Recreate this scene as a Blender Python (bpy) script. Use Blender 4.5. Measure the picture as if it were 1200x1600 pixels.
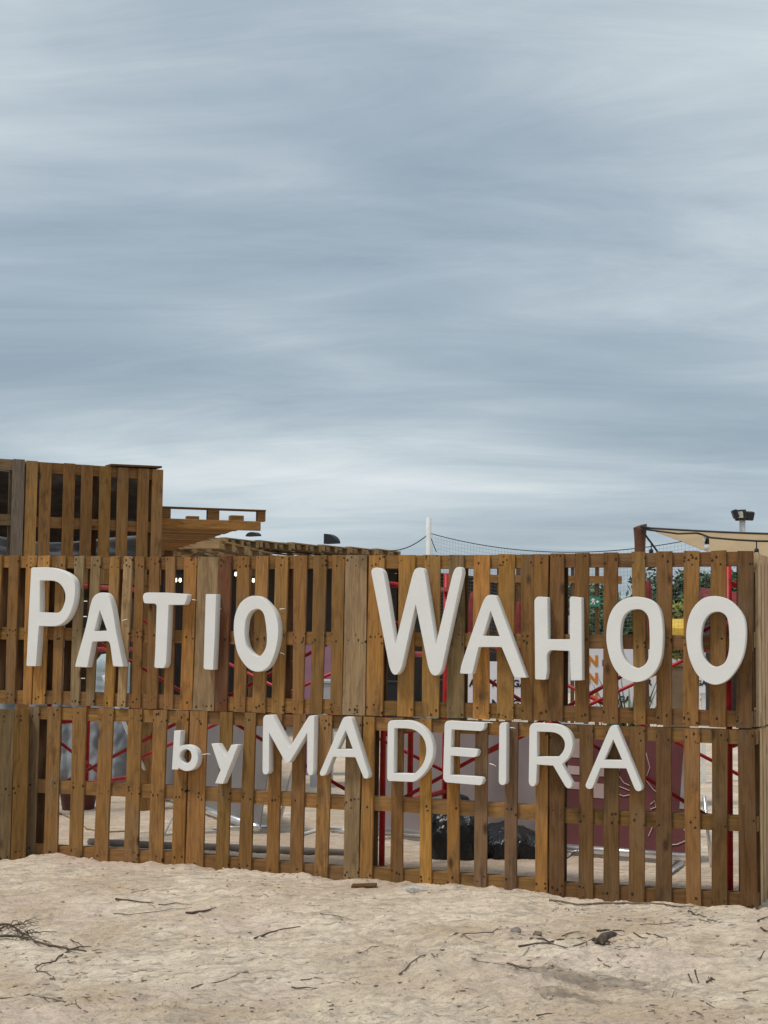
import bpy, bmesh, math, random
import numpy as np
from mathutils import Vector, Matrix, noise as mnoise

random.seed(7)
for o in list(bpy.data.objects):
    bpy.data.objects.remove(o, do_unlink=True)
SC = bpy.context.scene
COL = SC.collection

# ------------------------------------------------------------------ camera
CAM = Vector((6.152, -9.249, 1.471))
YAW, PITCH, ROLL, F = -0.372, 0.080, 0.012, 2500.0          # F in pixels of the 1200 x 1600 photograph
_f = Vector((math.sin(YAW)*math.cos(PITCH), math.cos(YAW)*math.cos(PITCH), math.sin(PITCH)))
_r0 = Vector((math.cos(YAW), -math.sin(YAW), 0)); _u0 = _r0.cross(_f)
RGT = _r0*math.cos(ROLL) + _u0*math.sin(ROLL)
UPV = -_r0*math.sin(ROLL) + _u0*math.cos(ROLL)
FWD = _f
cam_data = bpy.data.cameras.new('camera'); cam = bpy.data.objects.new('camera', cam_data); COL.objects.link(cam)
cam_data.sensor_fit = 'VERTICAL'; cam_data.sensor_height = 24.0; cam_data.lens = F/1600*24.0
cam_data.clip_start = 0.05; cam_data.clip_end = 3000
M3 = Matrix((RGT, UPV, -FWD)).transposed()
cam.matrix_world = Matrix.Translation(CAM) @ M3.to_4x4()
SC.camera = cam
SC.render.resolution_x = 768; SC.render.resolution_y = 1024

# ------------------------------------------------------------------ world, sun, exposure
SUN_EL, SUN_AZ = math.radians(64), math.radians(214)          # azimuth clockwise from +Y
w = bpy.data.worlds.new('World'); SC.world = w; w.use_nodes = True
nt = w.node_tree; N = nt.nodes; L = nt.links; N.clear()
def wn(t, **k):
    n = N.new(t)
    for a, b in k.items(): setattr(n, a, b)
    return n
def wmath(op, a, b=None, clamp=False):
    n = wn('ShaderNodeMath', operation=op); n.use_clamp = clamp
    for i, v in enumerate((a, b)):
        if v is None: continue
        if isinstance(v, (int, float)): n.inputs[i].default_value = v
        else: L.new(v, n.inputs[i])
    return n.outputs[0]
tc = wn('ShaderNodeTexCoord'); sep = wn('ShaderNodeSeparateXYZ'); L.new(tc.outputs['Generated'], sep.inputs[0])
zz = wmath('ADD', wmath('MAXIMUM', sep.outputs[2], 0.0), 0.13)
comb = wn('ShaderNodeCombineXYZ'); L.new(wmath('DIVIDE', sep.outputs[0], zz), comb.inputs[0]); L.new(wmath('DIVIDE', sep.outputs[1], zz), comb.inputs[1])
def wmap(rot, sx, sy, off=(0, 0, 0)):
    m = wn('ShaderNodeMapping', vector_type='TEXTURE'); L.new(comb.outputs[0], m.inputs[0]); m.inputs['Rotation'].default_value = (0, 0, rot)
    m.inputs['Scale'].default_value = (1/sx, 1/sy, 1); m.inputs['Location'].default_value = off; return m.outputs[0]
def wnoise(vec, sc, det, rough, dist=0.0):
    n = wn('ShaderNodeTexNoise'); L.new(vec, n.inputs['Vector']); n.inputs['Scale'].default_value = sc
    n.inputs['Detail'].default_value = det; n.inputs['Roughness'].default_value = rough; n.inputs['Distortion'].default_value = dist
    return n.outputs[0]
def wramp(fac, stops):
    r = wn('ShaderNodeValToRGB'); L.new(fac, r.inputs[0]); e = r.color_ramp.elements
    while len(e) < len(stops): e.new(0.5)
    for el, (p, c) in zip(e, stops): el.position = p; el.color = (*c, 1)
    return r.outputs[0]
def wmix(fac, a, b, typ='MIX'):
    m = wn('ShaderNodeMix', data_type='RGBA', blend_type=typ)
    if isinstance(fac, (int, float)): m.inputs[0].default_value = fac
    else: L.new(fac, m.inputs[0])
    for i, v in ((6, a), (7, b)):
        if isinstance(v, tuple): m.inputs[i].default_value = (*v, 1)
        else: L.new(v, m.inputs[i])
    return m.outputs[2]
WROT = 0.372 - 0.05
BO = (9.2, 3.35)
big = wnoise(wmap(WROT, 0.40, 0.50, (BO[0], BO[1], 0)), 1.0, 2.5, 0.42, 0.35)
streak = wnoise(wmap(WROT-.03, 0.50, 1.0, (5.2, 0.35, 0)), 1.15, 8, 0.52, 0.7)
fine = wnoise(wmap(WROT - 0.09, 0.9, 2.3, (0.2, 2.0, 0)), 1.3, 11, 0.68, 1.0)
dens = wmath('ADD', wmath('MULTIPLY', big, 0.60), wmath('ADD', wmath('MULTIPLY', streak, 0.27), wmath('MULTIPLY', fine, 0.16)))
cloud = wramp(dens, [(0.42, (2.85, 3.50, 4.10)), (0.49, (3.35, 4.02, 4.55)), (0.56, (4.15, 4.75, 5.10)), (0.66, (5.6, 6.0, 6.15))])
sky = wn('ShaderNodeTexSky', sky_type='NISHITA'); sky.sun_disc = False
sky.sun_elevation = SUN_EL; sky.sun_rotation = SUN_AZ; sky.air_density = 1.0; sky.dust_density = 1.5; sky.ozone_density = 1.0
skyc = wmix(1.0, sky.outputs[0], (0.46, 0.46, 0.46), 'MULTIPLY')
cover = wramp(dens, [(0.38, (0.55,)*3), (0.58, (0.95,)*3)])
final = wmix(cover, skyc, cloud)
bg = wn('ShaderNodeBackground'); L.new(final, bg.inputs[0]); bg.inputs[1].default_value = 0.10
wo = wn('ShaderNodeOutputWorld'); L.new(bg.outputs[0], wo.inputs[0])
sd = bpy.data.lights.new('sun', 'SUN'); sd.energy = 1.5; sd.angle = math.radians(10); sd.color = (1.0, 0.95, 0.87)
sun = bpy.data.objects.new('sun', sd); COL.objects.link(sun); sun.location = (0, -5, 20)
sdir = Vector((math.sin(SUN_AZ)*math.cos(SUN_EL), math.cos(SUN_AZ)*math.cos(SUN_EL), math.sin(SUN_EL)))
sun.rotation_euler = sdir.to_track_quat('Z', 'Y').to_euler()
SC.view_settings.view_transform = 'Standard'; SC.view_settings.look = 'None'
SC.view_settings.gamma = 1.0; SC.view_settings.use_curve_mapping = False; SC.view_settings.exposure = 0.50
SC.render.engine = 'CYCLES'

# ------------------------------------------------------------------ pixel -> place helpers (photo pixels)
def ray(px, py):
    return FWD + RGT*((px-600)/F) - UPV*((py-800)/F)
def at_y(px, py, Y):
    d = ray(px, py); return CAM + d*((Y-CAM.y)/d.y)
def at_d(px, py, dep):
    return CAM + ray(px, py)*dep
def at_z(px, py, z=0.0):
    d = ray(px, py); return CAM + d*((z-CAM.z)/d.z)

# ------------------------------------------------------------------ materials
MATS = {}
class NB:
    def __init__(s, name):
        s.m = bpy.data.materials.new(name); s.m.use_nodes = True; s.t = s.m.node_tree; s.b = s.t.nodes['Principled BSDF']; MATS[name] = s.m
    def n(s, t, **k):
        x = s.t.nodes.new(t)
        for a, b in k.items(): setattr(x, a, b)
        return x
    def lk(s, a, b): s.t.links.new(a, b)
    def val(s, inp, v):
        if isinstance(v, (int, float)): inp.default_value = v
        elif isinstance(v, tuple): inp.default_value = (*v, 1) if len(v) == 3 and inp.type == 'RGBA' else v
        else: s.lk(v, inp)
    def math(s, op, a, b=None, c=None, clamp=False):
        x = s.n('ShaderNodeMath', operation=op); x.use_clamp = clamp
        for i, v in enumerate((a, b, c)):
            if v is not None: s.val(x.inputs[i], v)
        return x.outputs[0]
    def mix(s, f, a, b, typ='MIX'):
        x = s.n('ShaderNodeMix', data_type='RGBA', blend_type=typ); s.val(x.inputs[0], f); s.val(x.inputs[6], a); s.val(x.inputs[7], b); return x.outputs[2]
    def noise(s, vec, sc, det=4, rough=.5, dist=0.0):
        x = s.n('ShaderNodeTexNoise'); s.lk(vec, x.inputs['Vector']); x.inputs['Scale'].default_value = sc; x.inputs['Detail'].default_value = det
        x.inputs['Roughness'].default_value = rough; x.inputs['Distortion'].default_value = dist; return x.outputs[0]
    def ramp(s, f, stops):
        r = s.n('ShaderNodeValToRGB'); s.lk(f, r.inputs[0]); e = r.color_ramp.elements
        while len(e) < len(stops): e.new(.5)
        for el, (p, c) in zip(e, stops):
            el.position = p; el.color = (*c, 1) if isinstance(c, tuple) else (c, c, c, 1)
        return r.outputs[0]
    def mapping(s, vec, sc, loc=(0, 0, 0)):
        x = s.n('ShaderNodeMapping'); s.lk(vec, x.inputs[0]); x.inputs['Scale'].default_value = sc; x.inputs['Location'].default_value = loc; return x.outputs[0]
    def bump(s, h, st, dist=.01):
        x = s.n('ShaderNodeBump'); x.inputs['Strength'].default_value = st; x.inputs['Distance'].default_value = dist; s.lk(h, x.inputs['Height']); s.lk(x.outputs[0], s.b.inputs['Normal'])
    def set(s, **k):
        for a, v in k.items(): s.val(s.b.inputs[a.replace('_', ' ')], v)
        return s

def wood(name, axis, nails=False):
    q = NB(name); tcn = q.n('ShaderNodeTexCoord'); oi = q.n('ShaderNodeObjectInfo')
    off = q.n('ShaderNodeCombineXYZ')
    for i, k in enumerate((31.7, 57.3, 83.1)): q.lk(q.math('MULTIPLY', oi.outputs['Random'], k), off.inputs[i])
    add = q.n('ShaderNodeVectorMath', operation='ADD'); q.lk(tcn.outputs['Object'], add.inputs[0]); q.lk(off.outputs[0], add.inputs[1])
    V = add.outputs[0]
    s1 = [1, 1, 1]; s1[axis] = 0.045
    s2 = [1, 1, 1]; s2[axis] = 0.16
    s3 = [1, 1, 1]; s3[axis] = 0.45
    g1 = q.noise(q.mapping(V, tuple(s1)), 95, 6, .62, .6)
    g2 = q.noise(q.mapping(V, tuple(s2)), 22, 4, .55, 1.4)
    blotch = q.noise(q.mapping(V, tuple(s3)), 5.5, 5, .6)
    fineg = q.noise(V, 160, 3, .6)
    base = oi.outputs['Color']
    c = q.mix(1.0, base, q.ramp(g1, [(.28, .62), (.5, .97), (.72, 1.20)]), 'MULTIPLY')
    c = q.mix(1.0, c, q.ramp(g2, [(.30, .70), (.52, 1.0), (.75, 1.16)]), 'MULTIPLY')
    grey = q.ramp(blotch, [(.48, 0.0), (.66, .65)])
    c = q.mix(grey, c, q.mix(.42, c, (.215, .160, .100)))
    dk = q.ramp(q.noise(q.mapping(V, tuple(s3), (3, 9, 4)), 9, 5, .62), [(.57, 0.0), (.72, .85)])
    c = q.mix(dk, c, q.mix(.8, c, (.045, .028, .016)))
    # knots
    vk = [5.0, 5.0, 5.0]; vk[axis] = 2.3
    vo = q.n('ShaderNodeTexVoronoi'); q.lk(q.mapping(V, tuple(vk)), vo.inputs['Vector']); vo.inputs['Scale'].default_value = 1.0
    kn = q.ramp(vo.outputs['Distance'], [(.045, 1.0), (.11, 0.0)])
    c = q.mix(q.math('MULTIPLY', kn, .85), c, (.05, .024, .011))
    ao = None
    if nails:
        sep = q.n('ShaderNodeSeparateXYZ'); q.lk(tcn.outputs['Object'], sep.inputs[0])
        z = sep.outputs[2]
        band = None
        for zc in (.045, .475, .955):
            d = q.math('ABSOLUTE', q.math('SUBTRACT', z, zc)); b_ = q.math('LESS_THAN', d, .034)
            band = b_ if band is None else q.math('MAXIMUM', band, b_)
        vv = q.n('ShaderNodeTexVoronoi'); q.lk(q.mapping(V, (40, 5, 32)), vv.inputs['Vector']); vv.inputs['Scale'].default_value = 1.0
        spot = q.math('LESS_THAN', q.math('ADD', vv.outputs['Distance'], q.math('MULTIPLY', q.math('SUBTRACT', fineg, .5), .5)), .30)
        sc = q.n('ShaderNodeSeparateColor'); q.lk(vv.outputs['Color'], sc.inputs[0])
        keep = q.math('GREATER_THAN', sc.outputs[0], .48)
        nm = q.math('MULTIPLY', q.math('MULTIPLY', spot, keep), band)
        c = q.mix(q.math('MULTIPLY', nm, .88), c, (.022, .014, .009))
    q.lk(c, q.b.inputs['Base Color']); q.set(Roughness=.82)
    q.b.inputs['Specular IOR Level'].default_value = .22
    q.bump(q.math('ADD', q.math('MULTIPLY', g1, .7), q.math('MULTIPLY', fineg, .3)), .5, .004)
    return q.m
wood('wood_slat_z', 2, True); wood('wood_x', 0); wood('wood_y', 1); wood('wood_z', 2)

def paint(name, col, rough=.5, vary=.12, sc=6.0, bump=.08, metallic=0.0, spec=.4, bsc=60):
    q = NB(name); tcn = q.n('ShaderNodeTexCoord'); V = tcn.outputs['Object']
    n1 = q.noise(V, sc, 5, .6); n2 = q.noise(V, bsc, 4, .6)
    c = q.mix(1.0, col, q.ramp(n1, [(.3, 1-vary*2), (.55, 1.0), (.75, 1+vary)]), 'MULTIPLY')
    q.lk(c, q.b.inputs['Base Color']); q.set(Roughness=rough, Metallic=metallic); q.b.inputs['Specular IOR Level'].default_value = spec
    if bump: q.bump(n2, bump, .01)
    return q.m
# white foam letters: painted, a little uneven
q = NB('letter_white'); V = q.n('ShaderNodeTexCoord').outputs['Object']
n1 = q.noise(V, 3.5, 5, .6); n2 = q.noise(V, 26, 5, .65); n3 = q.noise(V, 140, 3, .6)
c = q.mix(1.0, (.80, .80, .775), q.ramp(n1, [(.3, .93), (.6, 1.0), (.8, 1.03)]), 'MULTIPLY')
c = q.mix(q.ramp(n2, [(.64, 0.0), (.80, .35)]), c, (.60, .57, .51))
q.lk(c, q.b.inputs['Base Color']); q.set(Roughness=.72); q.b.inputs['Specular IOR Level'].default_value = .3
q.bump(q.math('ADD', q.math('MULTIPLY', n2, .6), q.math('MULTIPLY', n3, .4)), .32, .006)

paint('red_steel', (.50, .016, .016), .42, .25, 14, .06)
paint('aluminium', (.80, .80, .80), .28, .06, 10, .03, metallic=.85)
paint('pole_white', (.74, .74, .72), .5, .1, 6, .03)
paint('tarp_grey', (.26, .28, .31), .55, .18, 3, .25, bsc=18)
paint('banner_grey', (.21, .195, .195), .6, .08, 2, .04)
paint('banner_lilac', (.27, .225, .225), .6, .10, 2, .04)
paint('banner_maroon', (.17, .055, .058), .6, .10, 2, .04)
paint('banner_pink', (.55, .42, .40), .6, .08, 2, .04)
paint('print_pink', (.50, .17, .22), .6, .05)
paint('print_cream', (.60, .50, .46), .6, .05)
paint('print_black', (.012, .012, .014), .5, .05)
paint('print_orange', (.62, .22, .035), .5, .08)
paint('sign_white', (.78, .76, .80), .5, .05, 3, .03)
paint('sail_tan', (.40, .285, .16), .8, .07, 4, .10, bsc=90)
paint('log_brown', (.17, .075, .040), .85, .30, 9, .5, bsc=30)
paint('black_plastic', (.012, .013, .015), .35, .1)
paint('black_cable', (.010, .010, .011), .5, .1)
paint('net_cord', (.16, .18, .20), .7, .1)
paint('rope_dark', (.025, .028, .033), .7, .1)
paint('led_panel', (.60, .58, .52), .35, .05)
paint('dark_and_shaded_wood', (.022, .014, .009), .8, .3, 5, .2)  # near-black paints in the shade of the far shelter; crate and kiosk share it
paint('concrete_grey', (.50, .49, .52), .85, .12, 1.5, .2)
paint('yellow_cloth', (.72, .45, .05), .7, .15, 5, .1)
paint('green_sign', (.03, .22, .13), .5, .1)
paint('drum_blue', (.50, .60, .64), .35, .08, 4, .03)
paint('bucket_dark', (.11, .03, .03), .5, .2)
paint('twig_bark', (.20, .150, .110), .9, .30, 40, .4)
paint('twig_dark', (.105, .078, .058), .9, .30, 40, .4)
paint('pebble', (.50, .46, .40), .8, .2, 40, .2)
paint('hose_grey', (.24, .205, .18), .7, .2, 9, .2)
paint('cable_tan', (.30, .20, .10), .7, .1)
paint('zip_white', (.80, .80, .78), .4, .03)
paint('pink_board', (.33, .17, .24), .6, .08)
paint('red_cloth', (.20, .025, .022), .75, .2, 8, .15)
paint('brown_board', (.20, .13, .075), .7, .2, 4, .1)
q = NB('bag_black'); V = q.n('ShaderNodeTexCoord').outputs['Object']; q.set(Base_Color=(.008, .008, .009), Roughness=.30)
q.bump(q.noise(q.mapping(V, (1, 1, .5)), 9, 3, .5, 2.2), .55, .05)
q = NB('bulb_lit'); q.set(Base_Color=(.9, .8, .6), Roughness=.2); q.b.inputs['Emission Color'].default_value = (1, .86, .62, 1); q.b.inputs['Emission Strength'].default_value = 2.2
q = NB('bulb_glass'); q.set(Base_Color=(.80, .80, .78), Roughness=.15)
def leafmat(name, col):
    q = NB(name); g = q.n('ShaderNodeNewGeometry')
    c = q.mix(1.0, col, q.ramp(g.outputs['Random Per Island'], [(0, .45), (.5, 1.0), (1, 1.6)]), 'MULTIPLY')
    q.lk(c, q.b.inputs['Base Color']); q.set(Roughness=.6)
leafmat('leaf_dark', (.045, .085, .030)); leafmat('leaf_yellow', (.24, .25, .035)); leafmat('leaf_mid', (.065, .12, .045))

# sand
q = NB('sand'); V = q.n('ShaderNodeTexCoord').outputs['Object']
def tmap(rot, sx, sy, loc=(0, 0, 0)):
    x = q.n('ShaderNodeMapping', vector_type='TEXTURE'); q.lk(V, x.inputs[0]); x.inputs['Rotation'].default_value = (0, 0, rot); x.inputs['Scale'].default_value = (1/sx, 1/sy, 1); x.inputs['Location'].default_value = loc; return x.outputs[0]
big_ = q.noise(V, .9, 5, .6, .4); mid = q.noise(tmap(.62, 1, 2.6), 3.2, 7, .66, .7); fin = q.noise(tmap(.55, 1, 1.7), 30, 7, .72, .4); grit = q.noise(V, 210, 3, .7)
strk = q.noise(tmap(.68, .8, 4.5, (3, 1, 0)), 5.5, 7, .68, .9)
c = q.mix(q.ramp(big_, [(.40, 0.0), (.58, 1.0)]), (.60, .455, .315), (.84, .70, .54))
c = q.mix(q.ramp(mid, [(.45, 0.0), (.62, .8)]), c, (.60, .485, .375))
c = q.mix(q.ramp(strk, [(.50, 0.0), (.66, .95)]), c, (.42, .345, .275))
c = q.mix(q.ramp(strk, [(.28, .55), (.42, 0.0)]), c, (.86, .74, .57))
c = q.mix(q.ramp(q.noise(q.mapping(V, (1, 1, 1), (7, 3, 0)), 1.1, 4, .6), [(.53, 0.0), (.68, .45)]), c, (.78, .61, .52))
c = q.mix(1.0, c, q.ramp(fin, [(.30, .58), (.48, 1.0), (.75, 1.12)]), 'MULTIPLY')
c = q.mix(1.0, c, q.ramp(grit, [(.30, .66), (.48, 1.0), (.72, 1.14)]), 'MULTIPLY')
vo = q.n('ShaderNodeTexVoronoi'); q.lk(V, vo.inputs['Vector']); vo.inputs['Scale'].default_value = 34
sc_ = q.n('ShaderNodeSeparateColor'); q.lk(vo.outputs['Color'], sc_.inputs[0])
chip = q.math('MULTIPLY', q.math('LESS_THAN', vo.outputs['Distance'], .17), q.math('GREATER_THAN', sc_.outputs[0], .90))
c = q.mix(q.math('MULTIPLY', chip, .75), c, (.72, .66, .58))
chip2 = q.math('MULTIPLY', q.math('LESS_THAN', vo.outputs['Distance'], .20), q.math('GREATER_THAN', sc_.outputs[1], .965))
c = q.mix(q.math('MULTIPLY', chip2, .75), c, (.13, .095, .07))
SOIL = at_z(900, 1545); SOIL2 = at_z(880, 1580)
def soil(ctr, rx, ry, c):
    sv = q.n('ShaderNodeVectorMath', operation='SUBTRACT'); q.lk(V, sv.inputs[0]); sv.inputs[1].default_value = (ctr.x, ctr.y, 0)
    mp = q.mapping(sv.outputs[0], (1/rx, 1/ry, 0)); ln = q.n('ShaderNodeVectorMath', operation='LENGTH'); q.lk(mp, ln.inputs[0])
    dd = q.math('ADD', ln.outputs['Value'], q.math('MULTIPLY', q.math('SUBTRACT', q.noise(V, 14, 7, .75), .5), 2.6))
    return q.mix(q.ramp(dd, [(.1, .62), (.7, .40), (1.7, 0.0)]), c, (.125, .098, .075))
c = soil(at_z(925, 1530), .42, .19, c); c = soil(at_z(890, 1556), .22, .12, c)
q.lk(c, q.b.inputs['Base Color']); q.set(Roughness=.95); q.b.inputs['Specular IOR Level'].default_value = .12
q.bump(q.math('ADD', q.math('MULTIPLY', fin, .62), q.math('ADD', q.math('MULTIPLY', grit, .22), q.math('ADD', q.math('MULTIPLY', mid, .9), q.math('MULTIPLY', strk, -.6)))), 1.0, .020)

# ------------------------------------------------------------------ mesh helpers
def link(name, me, mat=None, parent=None, smooth=False):
    o = bpy.data.objects.new(name, me); COL.objects.link(o)
    if mat and not me.materials: me.materials.append(MATS[mat])
    if parent: o.parent = parent
    if smooth:
        for p in me.polygons: p.use_smooth = True
    return o
def tag(o, label=None, cat=None, group=None, kind=None):
    if label: o['label'] = label
    if cat: o['category'] = cat
    if group: o['group'] = group
    if kind: o['kind'] = kind
    return o
def empty(name, loc, label, cat, group=None, rz=0.0):
    o = bpy.data.objects.new(name, None); COL.objects.link(o); o.location = loc; o.rotation_euler = (0, 0, rz)
    o.empty_display_size = .1
    return tag(o, label, cat, group)
def mesh(name, v, f):
    me = bpy.data.meshes.new(name); me.from_pydata([tuple(x) for x in v], [], f); me.update(); return me
def loft(rings, closed_ends=True):
    n = len(rings[0]); v = [p for r in rings for p in r]; f = []
    for i in range(len(rings)-1):
        for j in range(n):
            k = (j+1) % n
            f.append((i*n+j, i*n+k, (i+1)*n+k, (i+1)*n+j))
    if closed_ends:
        f.append(tuple(range(n-1, -1, -1))); f.append(tuple((len(rings)-1)*n+j for j in range(n)))
    return v, f
def fixn(me):
    bm = bmesh.new(); bm.from_mesh(me); bmesh.ops.recalc_face_normals(bm, faces=bm.faces); bm.to_mesh(me); bm.free(); return me
def tube_geo(pts, rad, n=6):
    pts = [Vector(p) for p in pts]; rings = []
    for i, p in enumerate(pts):
        t = (pts[min(i+1, len(pts)-1)] - pts[max(i-1, 0)]).normalized()
        a = t.cross(Vector((0, 0, 1)));
        if a.length < .05: a = t.cross(Vector((1, 0, 0)))
        a.normalize(); b = a.cross(t)
        r = rad[i] if isinstance(rad, (list, tuple)) else rad
        rings.append([p + a*(r*math.cos(2*math.pi*k/n)) + b*(r*math.sin(2*math.pi*k/n)) for k in range(n)])
    return loft(rings)
def tube(name, pts, rad, mat, parent=None, n=8, loc=None):
    if loc is not None: pts = [Vector(p)-Vector(loc) for p in pts]
    v, f = tube_geo(pts, rad, n); return link(name, fixn(mesh(name, v, f)), mat, parent, smooth=n > 6)
def join_geo(parts):
    V_, F_ = [], []
    for v, f in parts:
        o = len(V_); V_ += [tuple(x) for x in v]; F_ += [tuple(i+o for i in ff) for ff in f]
    return V_, F_
def box_geo(x0, x1, y0, y1, z0, z1, ch=0.0):
    if ch <= 0:
        v = [(x0,y0,z0),(x1,y0,z0),(x1,y1,z0),(x0,y1,z0),(x0,y0,z1),(x1,y0,z1),(x1,y1,z1),(x0,y1,z1)]
        return v, [(0,3,2,1),(4,5,6,7),(0,1,5,4),(1,2,6,5),(2,3,7,6),(3,0,4,7)]
    sec = lambda z, i: [(x0+ch+i,y0+i,z),(x1-ch-i,y0+i,z),(x1-i,y0+ch+i,z),(x1-i,y1-ch-i,z),(x1-ch-i,y1-i,z),(x0+ch+i,y1-i,z),(x0+i,y1-ch-i,z),(x0+i,y0+ch+i,z)]
    return loft([sec(z0, ch*.6), sec(z0+ch, 0), sec(z1-ch, 0), sec(z1, ch*.6)])
def box(name, x0, x1, y0, y1, z0, z1, mat, parent=None, ch=0.0, color=None):
    v, f = box_geo(x0, x1, y0, y1, z0, z1, ch); o = link(name, fixn(mesh(name, v, f)), mat, parent)
    if color: o.color = (*color, 1)
    return o
def interp(tab, x):
    if x <= tab[0][0]: return tab[0][1]
    for (a, b), (c_, d) in zip(tab, tab[1:]):
        if x <= c_: return b + (d-b)*(x-a)/(c_-a)
    return tab[-1][1]

# ------------------------------------------------------------------ ground
_rng = np.random.RandomState(11)
_ang = _rng.rand(256, 256)*2*np.pi; _gx, _gy = np.cos(_ang), np.sin(_ang)
def perlin(x, y):
    xi = np.floor(x).astype(int); yi = np.floor(y).astype(int); fx = x-xi; fy = y-yi
    u = fx*fx*fx*(fx*(fx*6-15)+10); v = fy*fy*fy*(fy*(fy*6-15)+10)
    def g(a, b, dx, dy): return _gx[a & 255, b & 255]*dx + _gy[a & 255, b & 255]*dy
    n0 = g(xi, yi, fx, fy)*(1-u) + g(xi+1, yi, fx-1, fy)*u
    n1 = g(xi, yi+1, fx, fy-1)*(1-u) + g(xi+1, yi+1, fx-1, fy-1)*u
    return n0*(1-v) + n1*v
def fbm(x, y, oct=4, gain=.5):
    s = 0; a = 1.0
    for i in range(oct): s = s + a*perlin(x*2**i + 17.3*i, y*2**i + 5.1*i); a *= gain
    return s
BASE_X = np.array([-3.0, -.1, .2, .55, 1.0, 1.25, 1.6, 2.0, 2.35, 2.7, 3.2, 3.6, 4.0, 4.8, 7.0])
BASE_PX = [(38,1340),(78,1337),(117,1341),(157,1347),(203,1349),(242,1351),(278,1353),(302,1355),(346,1358),(382,1361),(425,1364),(462,1367),(501,1372),(548,1378),
           (571,1376),(619,1380),(664,1383.5),(707,1385),(750,1387.5),(797,1391),(846,1396),(869,1402),(915,1406),(955,1408.5),(994,1411),(1036,1413),(1083,1415),(1124,1417),(1170,1420)]
_bx, _bz = [], []
for px, py in BASE_PX:
    p = at_y(px, py, -.018); _bx.append(p.x); _bz.append(p.z)
def ground_np(x, y):
    sw = np.interp(x, _bx, _bz)
    front = np.exp(-(y+.02)**2/(2*.35**2))
    h = sw*np.where(y < 0, np.exp(-(np.minimum(y+.05, 0))**2/(2*.9**2)), np.exp(-y*y/(2*1.2**2)))
    h = h + .013*np.exp(-((y+.06)**2)/(2*.10**2))*(.4+1.4*fbm(x*5.2, y*3+4, 4, .6))
    near = 1/(1+((y+2.5)/9)**4)/(1+((x-3)/12)**4)
    xr = x*.80+y*.60; yr = -x*.60+y*.80
    dune = .050*fbm(x*.55+3, y*.75, 3)
    lump = .032*fbm(xr*2.1+9, yr*3.6+2, 4, .55)
    rid = 1-np.abs(fbm(xr*3.1+1, yr*6.4+8, 4, .55))*2.2
    scuff = .034*np.clip(rid-.35, 0, 1)*np.clip(fbm(x*.9+20, y*.9+3, 3)*2+.55, 0, 1)
    crumb = .012*fbm(x*13, y*15, 3, .6)
    xs_ = x*1.9+.8*y; hol = -.016*np.clip(fbm(xs_*1.3+40, y*2.4+11, 2)*2.6-.55, 0, 1)*np.clip((-y-.5)/.6, 0, 1)
    crumb = crumb+hol
    amp = .30+.70*np.clip((-y-.25)/1.4, 0, 1)
    inside = np.where(y > 0.05, .55, 1.0)
    # low mound under the dark soil patch
    return h + near*inside*(dune*np.clip(np.abs(y)/1.5, 0, 1) + amp*(lump+scuff)+crumb)
def ground(x, y): return float(ground_np(np.array([x], float), np.array([y], float))[0])
def axis(dense, a, b, step, far):
    c_ = list(np.arange(a, b+1e-6, step)); s = step; lo, hi = [a], [b]
    while hi[-1] < far: s *= 1.16; hi.append(hi[-1]+s)
    s = step
    while lo[-1] > -far: s *= 1.16; lo.append(lo[-1]-s)
    return np.array(lo[:0:-1] + c_ + hi[1:])
gx = axis(1, -1.2, 6.2, .0155, 1200); gy = axis(1, -4.7, .25, .0155, 1200)
GX, GY = np.meshgrid(gx, gy); GZ = ground_np(GX, GY)
nv, nu = GX.shape
me = bpy.data.meshes.new('ground')
co = np.stack([GX, GY, GZ], -1).reshape(-1, 3)
idx = np.arange(nu*nv).reshape(nv, nu)
quads = np.stack([idx[:-1, :-1], idx[:-1, 1:], idx[1:, 1:], idx[1:, :-1]], -1).reshape(-1, 4)
me.vertices.add(len(co)); me.vertices.foreach_set('co', co.ravel())
me.loops.add(quads.size); me.loops.foreach_set('vertex_index', quads.ravel())
me.polygons.add(len(quads)); me.polygons.foreach_set('loop_start', np.arange(0, quads.size, 4)); me.polygons.foreach_set('loop_total', np.full(len(quads), 4))
me.update(); me.validate(); me.polygons.foreach_set('use_smooth', np.ones(len(quads), bool))
tag(link('ground', me, 'sand'), kind='structure')
def g_at(px, py, lift=0.0):
    p = at_z(px, py, 0.0)
    for _ in range(6): p = at_z(px, py, ground(p.x, p.y))
    p.z += lift; return p

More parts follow.
